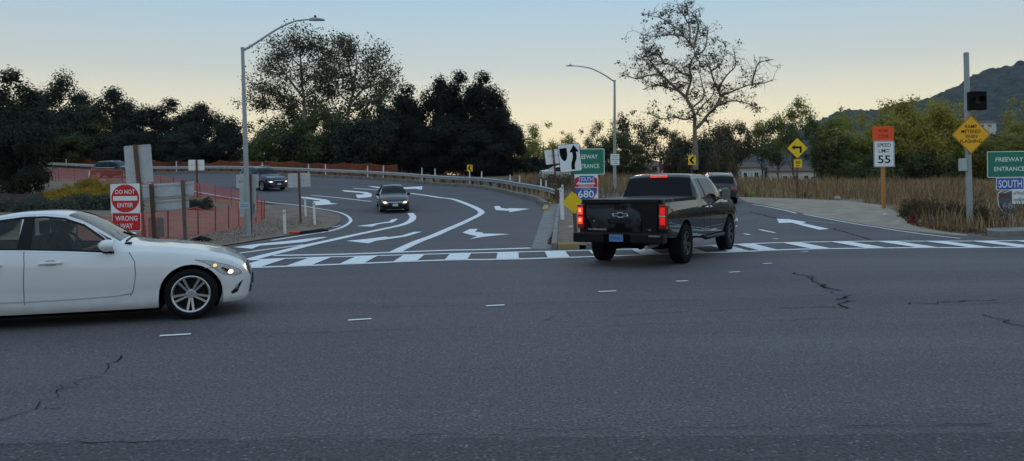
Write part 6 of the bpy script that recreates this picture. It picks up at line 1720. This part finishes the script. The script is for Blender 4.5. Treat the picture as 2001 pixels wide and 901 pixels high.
sycamore('tall thin-leaved sycamore with two pale trunks rising over the bend', 100, sy1, 'pair of tall sycamores', lambda q: .9, .29, 1.0, 1.3, 8, .30, 'syc', 2.5, clump=.46, twn=3, fullness=1.5)
sycamore('tall thin-leaved sycamore leaning towards the dark oaks', 102, sy2, 'pair of tall sycamores', lambda q: .9, .29, 1.0, 1.3, 9, .30, 'syc', 2.5, clump=.46, twn=3, fullness=1.5)

# --- dry grass field on the right
M_GRASS = leafmat('dry_grass', (.50, .34, .20), (.27, .18, .11), .5, .35)
M_GRASS2 = leafmat('dry_weeds', (.27, .17, .12), (.14, .09, .066), .45, .3)
def grass(name, label, poly, dens, h0, h1, m, w=.018, avoid=None, seed=1, patch=True, lean=.25, parent=None):
    r_ = np.random.RandomState(seed)
    xs = [p[0] for p in poly]; ys = [p[1] for p in poly]
    n = int((max(xs) - min(xs)) * (max(ys) - min(ys)) * dens)
    X = r_.uniform(min(xs), max(xs), n); Y = r_.uniform(min(ys), max(ys), n)
    k = inside(poly, X, Y)
    if avoid is not None: k &= ~inside(avoid, X, Y)
    dn = np.sqrt(X ** 2 + Y ** 2); k &= r_.rand(n) < np.clip(45 / dn, .18, 1)
    if patch: k &= (np.sin(X * .9 + 1.3 * np.sin(Y * .5)) + np.sin(Y * .8 + X * .35) + r_.normal(size=n) * .7) > -.35
    X, Y = X[k], Y[k]; n = len(X); Z = heights(X, Y) - .05
    Hh = (h0 + (h1 - h0) * r_.rand(n) ** 1.6) * (.70 + .45 * np.sin(X * .75 + Y * .4) * np.sin(Y * .31 - X * .5)); a = r_.uniform(0, 6.283, n); ln = r_.rand(n) * lean * Hh
    ww = w * np.clip(np.sqrt(X ** 2 + Y ** 2) / 35, .8, 2.6) * r_.uniform(.6, 1.5, n)
    dx, dy = np.cos(a), np.sin(a); b = r_.uniform(0, 6.283, n); lx, ly = np.cos(b) * ln, np.sin(b) * ln
    P0 = np.c_[X - dx * ww, Y - dy * ww, Z]; P1 = np.c_[X + dx * ww, Y + dy * ww, Z]; P2 = np.c_[X + lx * .45 + dx * ww * .6, Y + ly * .45 + dy * ww * .6, Z + Hh * .6]; P3 = np.c_[X + lx, Y + ly, Z + Hh]
    V = np.stack([P0, P1, P2, P3], 1).reshape(-1, 3)
    return tag(link(name, fast_mesh(name, V, np.arange(n * 4).reshape(n, 4)), m, parent), label, 'grass', kind='stuff')
field = [ZR(1700, 318), ZR(1480, 295), ZR(1330, 262), ZR(1250, 190), ZR(1120, 128), ZR(900, 103), ZR(600, 89), ZR(330, 82), (13.5, 50), (9, 56), (5, 62), (1, 70), (0, 84), (70, 86), (70, 34), (30, 27), (side_r[0] + 2, side_r[1] + 1.6)]
grass('dry_grass', 'tall straw coloured dry grass in the field beyond the entrance ramp', field, 46, .30, 1.05, M_GRASS, .011, road_outline, 1)
grass('dry_weeds', 'reddish brown dry weeds standing in the field', field, 34, .4, 1.3, M_GRASS2, .010, road_outline, 2, lean=.4)
gore_g = [(0.6, 54), (2.2, 45), (3.6, 44), (3.2, 50), (1.2, 56), (-3, 62.5), (-8, 68), (-16, 75), (-14, 78), (-4, 70), (-1, 62)]
_, gb0 = ribbon_poly(outer_line, 2.6); _, gb1 = ribbon_poly(outer_line, 16.0)
grass('bank_grass', 'dry weeds on the bank behind the guardrail', [tuple(p) for p in gb0[6:44]] + [tuple(p) for p in gb1[6:44]][::-1], 22, .35, .95, M_GRASS2, .020, None, 3)
grass('gore_weeds', 'thin dry weeds between the guardrail end and the entrance ramp', [(2.4, 42), (4.0, 43), (3.6, 48), (1.2, 55), (-2.4, 61), (-3.2, 61), (0.2, 54), (1.6, 48)], 60, .25, .8, M_GRASS, .014, None, 4, False)
# --- shrubs
def shrub(name, label, p, w, h, leaf, n=900, size=.09, up=.8, group=None, seed=1, twiggy=False, cat='shrub'):
    r_ = np.random.RandomState(seed)
    global rs
    rs = r_
    t = thing(name, label, cat, (p[0], p[1], hz(*p)), group=group)
    d = r_.normal(size=(n, 3)); d /= np.linalg.norm(d, axis=1)[:, None]; d[:, 2] = np.abs(d[:, 2])
    q = d * (r_.uniform(.55, 1.05, n) * (1 + .15 * np.sin(d[:, 0] * 5 + seed) * np.cos(d[:, 1] * 4)))[:, None] * np.array([w / 2, w / 2 * .9, h])
    link('foliage', leaf_mesh('foliage', q, size, up=up, aspect=.35), LEAF[leaf], t)
    g = MB()
    for i in range(14 if twiggy else 7): limb(g, (r_.uniform(-.1, .1), r_.uniform(-.1, .1), -.05), q[r_.randint(n)] * 1.0, .018, .005, .2, 4, 4)
    g.build('stems', M_BARK, t)
    return t
i = 0
for px, py, wpx, hpx in ((12, 412, 60, 24), (55, 414, 55, 24), (95, 416, 46, 22), (125, 418, 60, 30), (160, 410, 60, 34), (195, 411, 55, 32), (228, 411, 50, 32), (255, 410, 48, 34), (70, 404, 60, 20), (140, 402, 60, 18)):
    p = gnd(px, py); k = p[1] / F; i += 1
    shrub('grey_green_shrub', 'rounded grey-green shrub in the bed below the block wall', p, wpx * k, hpx * k, 'teal', 1300, .15, 1.0, 'grey-green shrubs in the bed', i)
for px, py, wpx, hpx in ((380, 411, 30, 22), (402, 411, 34, 24)):
    p = gnd(px, py); k = p[1] / F; i += 1
    shrub('grey_green_shrub', 'low grey-green shrub between the sign backs and the netting', p, wpx * k, hpx * k, 'teal', 900, .15, 1.0, 'shrubs behind the sign backs', i)
for px, py, wpx, hpx in ((175, 378, 62, 32), (130, 388, 70, 24), (215, 386, 70, 30), (95, 392, 50, 16), (250, 392, 50, 26), (165, 392, 90, 26), (205, 396, 80, 22), (120, 396, 60, 18)):
    p = gnd(px, py); k = p[1] / F; i += 1
    shrub('golden_shrub', 'golden yellow broom-like shrub on the slope', p, wpx * k, hpx * k, 'ochre', 1700, .17, 1.6, 'golden shrubs on the slope', i)
for px, py, wpx, hpx in ((1835, 437, 90, 46), (1880, 440, 60, 44), (1800, 425, 70, 36), (1925, 446, 50, 40)):
    p = gnd(px, py); k = p[1] / F; i += 1
    shrub('brush', 'dark grey-brown dry brush at the foot of the ramp meter pole', (p[0], p[1] + .35), wpx * k, hpx * k, 'brown', 2200, .10, 1.2, 'brush at the foot of the pole', i, True)
p = gnd(1965, 449); shrub('brush', 'straggly dark bush growing over the scribbled shield', (p[0] - .1, p[1] + 1.2), 1.0, 1.15, 'grey', 420, .08, .6, None, 77, True)
p = gnd(1985, 449); shrub('brush', 'small leafy weed beside the scribbled shield post', (p[0] + .2, p[1] + 1.0), .6, .8, 'grey', 220, .07, .6, None, 78, True)
shrub('brush', 'pale dry bush in front of the pale parked car', at(1078, 372, 57).xy, 2.6, 1.2, 'brown', 1800, .14, 1.0, None, 79)
shrub('brush', 'brown weed clump hiding the wheels of the pale parked car', at(1118, 372, 62).xy, 3.4, 1.15, 'brown', 2200, .14, 1.0, None, 80)
# --- litter and leaf fall
M_LITTER = leafmat('leaf_litter', (.16, .085, .055), (.08, .045, .032), .5, .1)
def litter(name, label, poly, n, size, m, seed):
    r_ = np.random.RandomState(seed); global rs; rs = r_
    xs = [p[0] for p in poly]; ys = [p[1] for p in poly]; X = r_.uniform(min(xs), max(xs), n); Y = r_.uniform(min(ys), max(ys), n); k = inside(poly, X, Y); X, Y = X[k], Y[k]
    C = np.c_[X, Y, heights(X, Y) + .05 + .02 * r_.rand(len(X))]
    return tag(link(name, leaf_mesh(name, C, size), m), label, 'litter', kind='stuff')
litter('leaf_litter', 'reddish fallen leaves along the edge of the weeds', [ZR(1210, 200), ZR(1290, 262), ZR(1480, 298), ZR(1700, 322), ZR(1830, 316), ZR(1640, 285), ZR(1420, 255), ZR(1300, 225), ZR(1240, 180)], 2600, .09, M_LITTER, 5)
litter('gravel', 'small stones and scraps on the dirt island', [gnd(445, 478), gnd(560, 455), gnd(640, 440), gnd(600, 420), gnd(520, 435), gnd(400, 462), gnd(300, 475)], 3800, .055, mat('gravel_stone', (.27, .20, .155), rough=.95, island=.5), 6)
litter('kerb_litter', 'dead leaves and grit gathered against the gore kerb', [Z6(960, 640), Z6(1000, 560), Z6(1012, 560), Z6(1005, 700), Z6(940, 690)], 900, .07, M_LITTER, 7)
litter('gore_gravel', 'gravel on the gore island', [Z6(1010, 650), Z6(1280, 655), Z6(1200, 400), Z6(1060, 400)], 1500, .05, MATS['gravel_stone'], 8)
def rag(name, label, px, py, w, h, m, cat, seed, D=None):
    p = gnd(px, py); r_ = np.random.RandomState(seed)
    bm = bmesh.new(); bmesh.ops.create_icosphere(bm, subdivisions=3, radius=1.0)
    k = p[1] / F
    for v in bm.verts:
        n_ = 1 + .35 * math.sin(v.co.x * 5 + seed) * math.cos(v.co.y * 6 + seed * 2) + .15 * r_.normal()
        v.co = Vector((v.co.x * w * k / 2 * n_, v.co.y * w * k / 2 * .8 * n_, max(-.02, v.co.z * h * k * n_ * (1 - .5 * abs(v.co.x)))))
    me = bpy.data.meshes.new(name); bm.to_mesh(me); bm.free()
    o = link(name, me, m); o.location = (p[0], p[1], hz(*p) + .035)
    return tag(o, label, cat)
rag('rag', 'crumpled black cloth on the dirt below the long sign backs', 392, 473, 36, 9, mat('black_cloth', (.012, .012, .013), rough=.9), 'debris', 1)
rag('trash_bag', 'lime green bag at the edge of the dry grass', 1468.5, 384, 10, 9, mat('lime_plastic', (.30, .62, .02), rough=.4), 'debris', 2)
rag('trash_bag', 'black bag beside the lime green one', 1458, 384, 9, 5, MATS['black_cloth'], 'debris', 3)
rag('tyre_scrap', 'black torn tyre scrap below the turn warning sign', 1573, 386, 22, 7, M_RUBBER, 'debris', 4)
rag('trash', 'crumpled pinkish paper at the edge of the field', 1637, 389, 11, 6, mat('pink_paper', (.50, .36, .31), rough=.8), 'debris', 5)
rag('red_bundle', 'dark red bundle of cloth at the edge of the weeds', 1784, 437, 18, 13, mat('dark_red_cloth', (.17, .012, .014), rough=.8), 'debris', 6)
rag('trash', 'white scrap beside the dark red bundle', 1800, 437, 8, 5, M_WHITE, 'debris', 7)
rag('trash', 'white scrap lying on the shoulder', 1731, 421, 8, 2, M_WHITE, 'debris', 8)
# fallen orange plate with a black strip at the edge of the dirt
p = gnd(577, 458); t = thing('orange_marker', 'flat orange marker base with a black rubber strip at the dirt edge', 'marker', (p[0], p[1], hz(*p) + .03))
MB().box((0, 0, .04), (.36, .42, .08)).build('base', mat('orange_rubber', (.62, .07, .03), rough=.6), t, bevel=.02)
MB().tube([(.18, .0, .03), (.5, .25, .05), (.85, .6, .08), (1.0, .8, .04)], [.05, .06, .07, .03], 6).build('rubber_strip', MATS['black_cloth'], t)
p = gnd(1120, 450); t = MB().box((0, 0, .05), (.5, .08, .06)).build('fallen_post', M_DELIN, bevel=.01); t.location = (p[0] + .1, p[1], hz(*p) + .08); tag(t, 'short white post lying on the gore island', 'marker post')
# --- brown block wall at the left
M_BLOCK = mat('brown_block', (.105, .070, .062), rough=.9, col2=(.07, .046, .042), scale=5, bump=.3)
pw = at(80, 400, 46); t = thing('block_wall', 'low brown block wall below the big dark tree', 'wall', (pw.x, pw.y, hz(pw.x, pw.y)))
hh = at(60, 375.5, 46).z - hz(pw.x, pw.y)
for i in range(9):
    x1 = -.02 - i * 2.1; MB().box((x1 - 1.03, 0, hh / 2 - .3), (2.02, .16, hh + .4)).build('wall_panel', M_BLOCK, t)
    MB().box((x1 + .02, 0, hh / 2 - .28), (.14, .24, hh + .48)).build('wall_post', M_BLOCK, t)
# --- houses behind the trees
M_STUCCO = mat('white_stucco', (.60, .58, .54), rough=.85, var=.08, scale=2); M_ROOF = mat('brown_roof', (.12, .075, .055), rough=.9, var=.2, scale=3); M_PANE = mat('dark_pane', (.02, .023, .028), rough=.1)
def house(label, px, D, x0, x1, eave_py, ridge_py, wins, door=None, wall=None, base_z=None, depth=8.0):
    p = at(px, 350, D); z0 = hz(p.x, D) if base_z is None else base_z
    t = thing('house', label, 'house', (p.x, D, z0))
    a, b = at(x0, 350, D).x - p.x, at(x1, 350, D).x - p.x; ze, zr = at(px, eave_py, D).z - z0, at(px, ridge_py, D).z - z0
    MB().box(((a + b) / 2, depth / 2, ze / 2 - .3), (b - a, depth, ze + .6)).build('wall', wall or M_STUCCO, t)
    m_ = (a + b) / 2
    rf = MB().add([(a - .5, -.5, ze), (b + .5, -.5, ze), (b + .5, depth + .5, ze), (a - .5, depth + .5, ze), (a + .6, depth / 2, zr), (b - .6, depth / 2, zr), (a - .5, -.5, ze - .15), (b + .5, -.5, ze - .15)],
             [(0, 1, 5, 4), (1, 2, 5), (2, 3, 4, 5), (3, 0, 4), (6, 7, 1, 0)]).build('roof', M_ROOF, t)
    for (wx, wy, ww, wh) in wins:
        c = at(wx, wy, D); w_ = ww / F * D; h_ = wh / F * D
        fr = MB().box((c.x - p.x, -.03, c.z - z0), (w_ + .2, .08, h_ + .2)).build('window', M_WHITE, t)
        for sx in (-.25, .25):
            MB().box((c.x - p.x + sx * w_, -.075, c.z - z0), (w_ * .46, .02, h_)).build('pane', M_PANE, fr)
    if door:
        c = at(door[0], door[1], D); MB().box((c.x - p.x, -.02, c.z - z0), (door[2] / F * D, .06, door[3] / F * D)).build('door', mat('house_door', (.10, .07, .05), rough=.7), t)
    return t
house('white single-storey house with two windows behind the turn warning sign', 1549, 150, 1506, 1594, 334, 322, ((1534, 348, 8, 9), (1575, 348, 8, 10), (1588, 349, 5, 8)), (1556, 350, 7, 13))
house('white house half hidden by trees left of the turn warning sign', 1470, 152, 1444, 1494, 327, 316, ((1478, 342, 8, 10), (1456, 342, 7, 9)))
house('pale house with brown roof and white window behind the pickup cab', 1275, 140, 1258, 1298, 324, 313, ((1279, 331, 10, 9),))
house('small white building behind the speed limit sign', 1702, 150, 1690, 1716, 338, 330, ((1697, 348, 4, 6),))
for (px, py, wd) in ((1928, 247, 40), (1905, 259, 26)):
    D = 520.0
    while D < 1290 and at(px, py, D).z > float(hill_h(np.array([at(px, py, D).x]), np.array([D]))[0]) + 8: D += 4
    D -= 8; c = at(px, py, D)
    house('pale house among trees high on the wooded hill' if wd > 30 else 'lower white house on the wooded hill', px, D, px - wd / 2, px + wd / 2, py - 6 if wd > 30 else py - 4, py - 12 if wd > 30 else py - 9, ((px - 8, py - 1, 6, 4), (px + 6, py - 1, 8, 4)), None, None, c.z - 9, 12)

# ------------------------------------------------------------------ each tree is told apart by what it stands behind
LAND = ((-140, 'far along the row'), (20, 'behind the tree by the block wall'), (120, 'behind the far netting'), (205, 'behind the dark crossover'), (272, 'behind the tall leaning sign back'), (383, 'behind the small pair of sign backs'), (478, 'behind the near lamp post'), (535, 'behind the blue SUV'), (590, 'behind the dirt island sign backs'), (680, 'beyond the turn arrows'), (760, 'behind the black sedan'),
        (835, 'at the end of the rust netting'), (918, 'behind the small chevron'), (985, 'at the open edge of the clump'), (1050, 'behind the guardrail end'), (1115, 'behind the keep right sign'), (1201, 'behind the farther lamp post'), (1280, 'behind the pickup cab'), (1352, 'behind the chevron by the sycamore'), (1430, 'behind the grey SUV'), (1500, 'over the half-hidden white house'), (1558, 'behind the turn warning sign'), (1630, 'between the turn and speed signs'),
        (1726, 'behind the speed limit sign'), (1810, 'between the speed limit and ramp meter signs'), (1897, 'behind the ramp meter pole'), (1985, 'behind the scribbled shield sign'))
ORD = ('tallest', 'second tallest', 'third tallest', 'fourth tallest', 'fifth tallest', 'sixth tallest')
SHORT = {'dark dense evergreen in the row beyond the guardrail': 'dense dark evergreen', 'nearly black oak in the dense clump behind the chevron post': 'nearly black oak', 'bushy green tree below the tall thin-leaved sycamores': 'bushy green tree',
         'olive yellow tree behind the leaning sign back': 'olive yellow tree', 'dusty brown-green tree around the foot of the bare sycamore': 'dusty brown-green tree', 'olive green tree in the row beyond the dry grass': 'olive green roadside tree'}
sets = {}
for t, lab, px, ty in TREES:
    if lab in SHORT: sets.setdefault((lab, min(LAND, key=lambda q: abs(q[0] - px))[1]), []).append((ty, t))
for (lab, where), lst in sets.items():
    lst.sort(key=lambda q: q[0])
    for i, (ty, t) in enumerate(lst): t['label'] = (SHORT[lab] + ' ' + where) if len(lst) == 1 else ORD[min(i, 5)] + ' ' + SHORT[lab] + ' ' + where
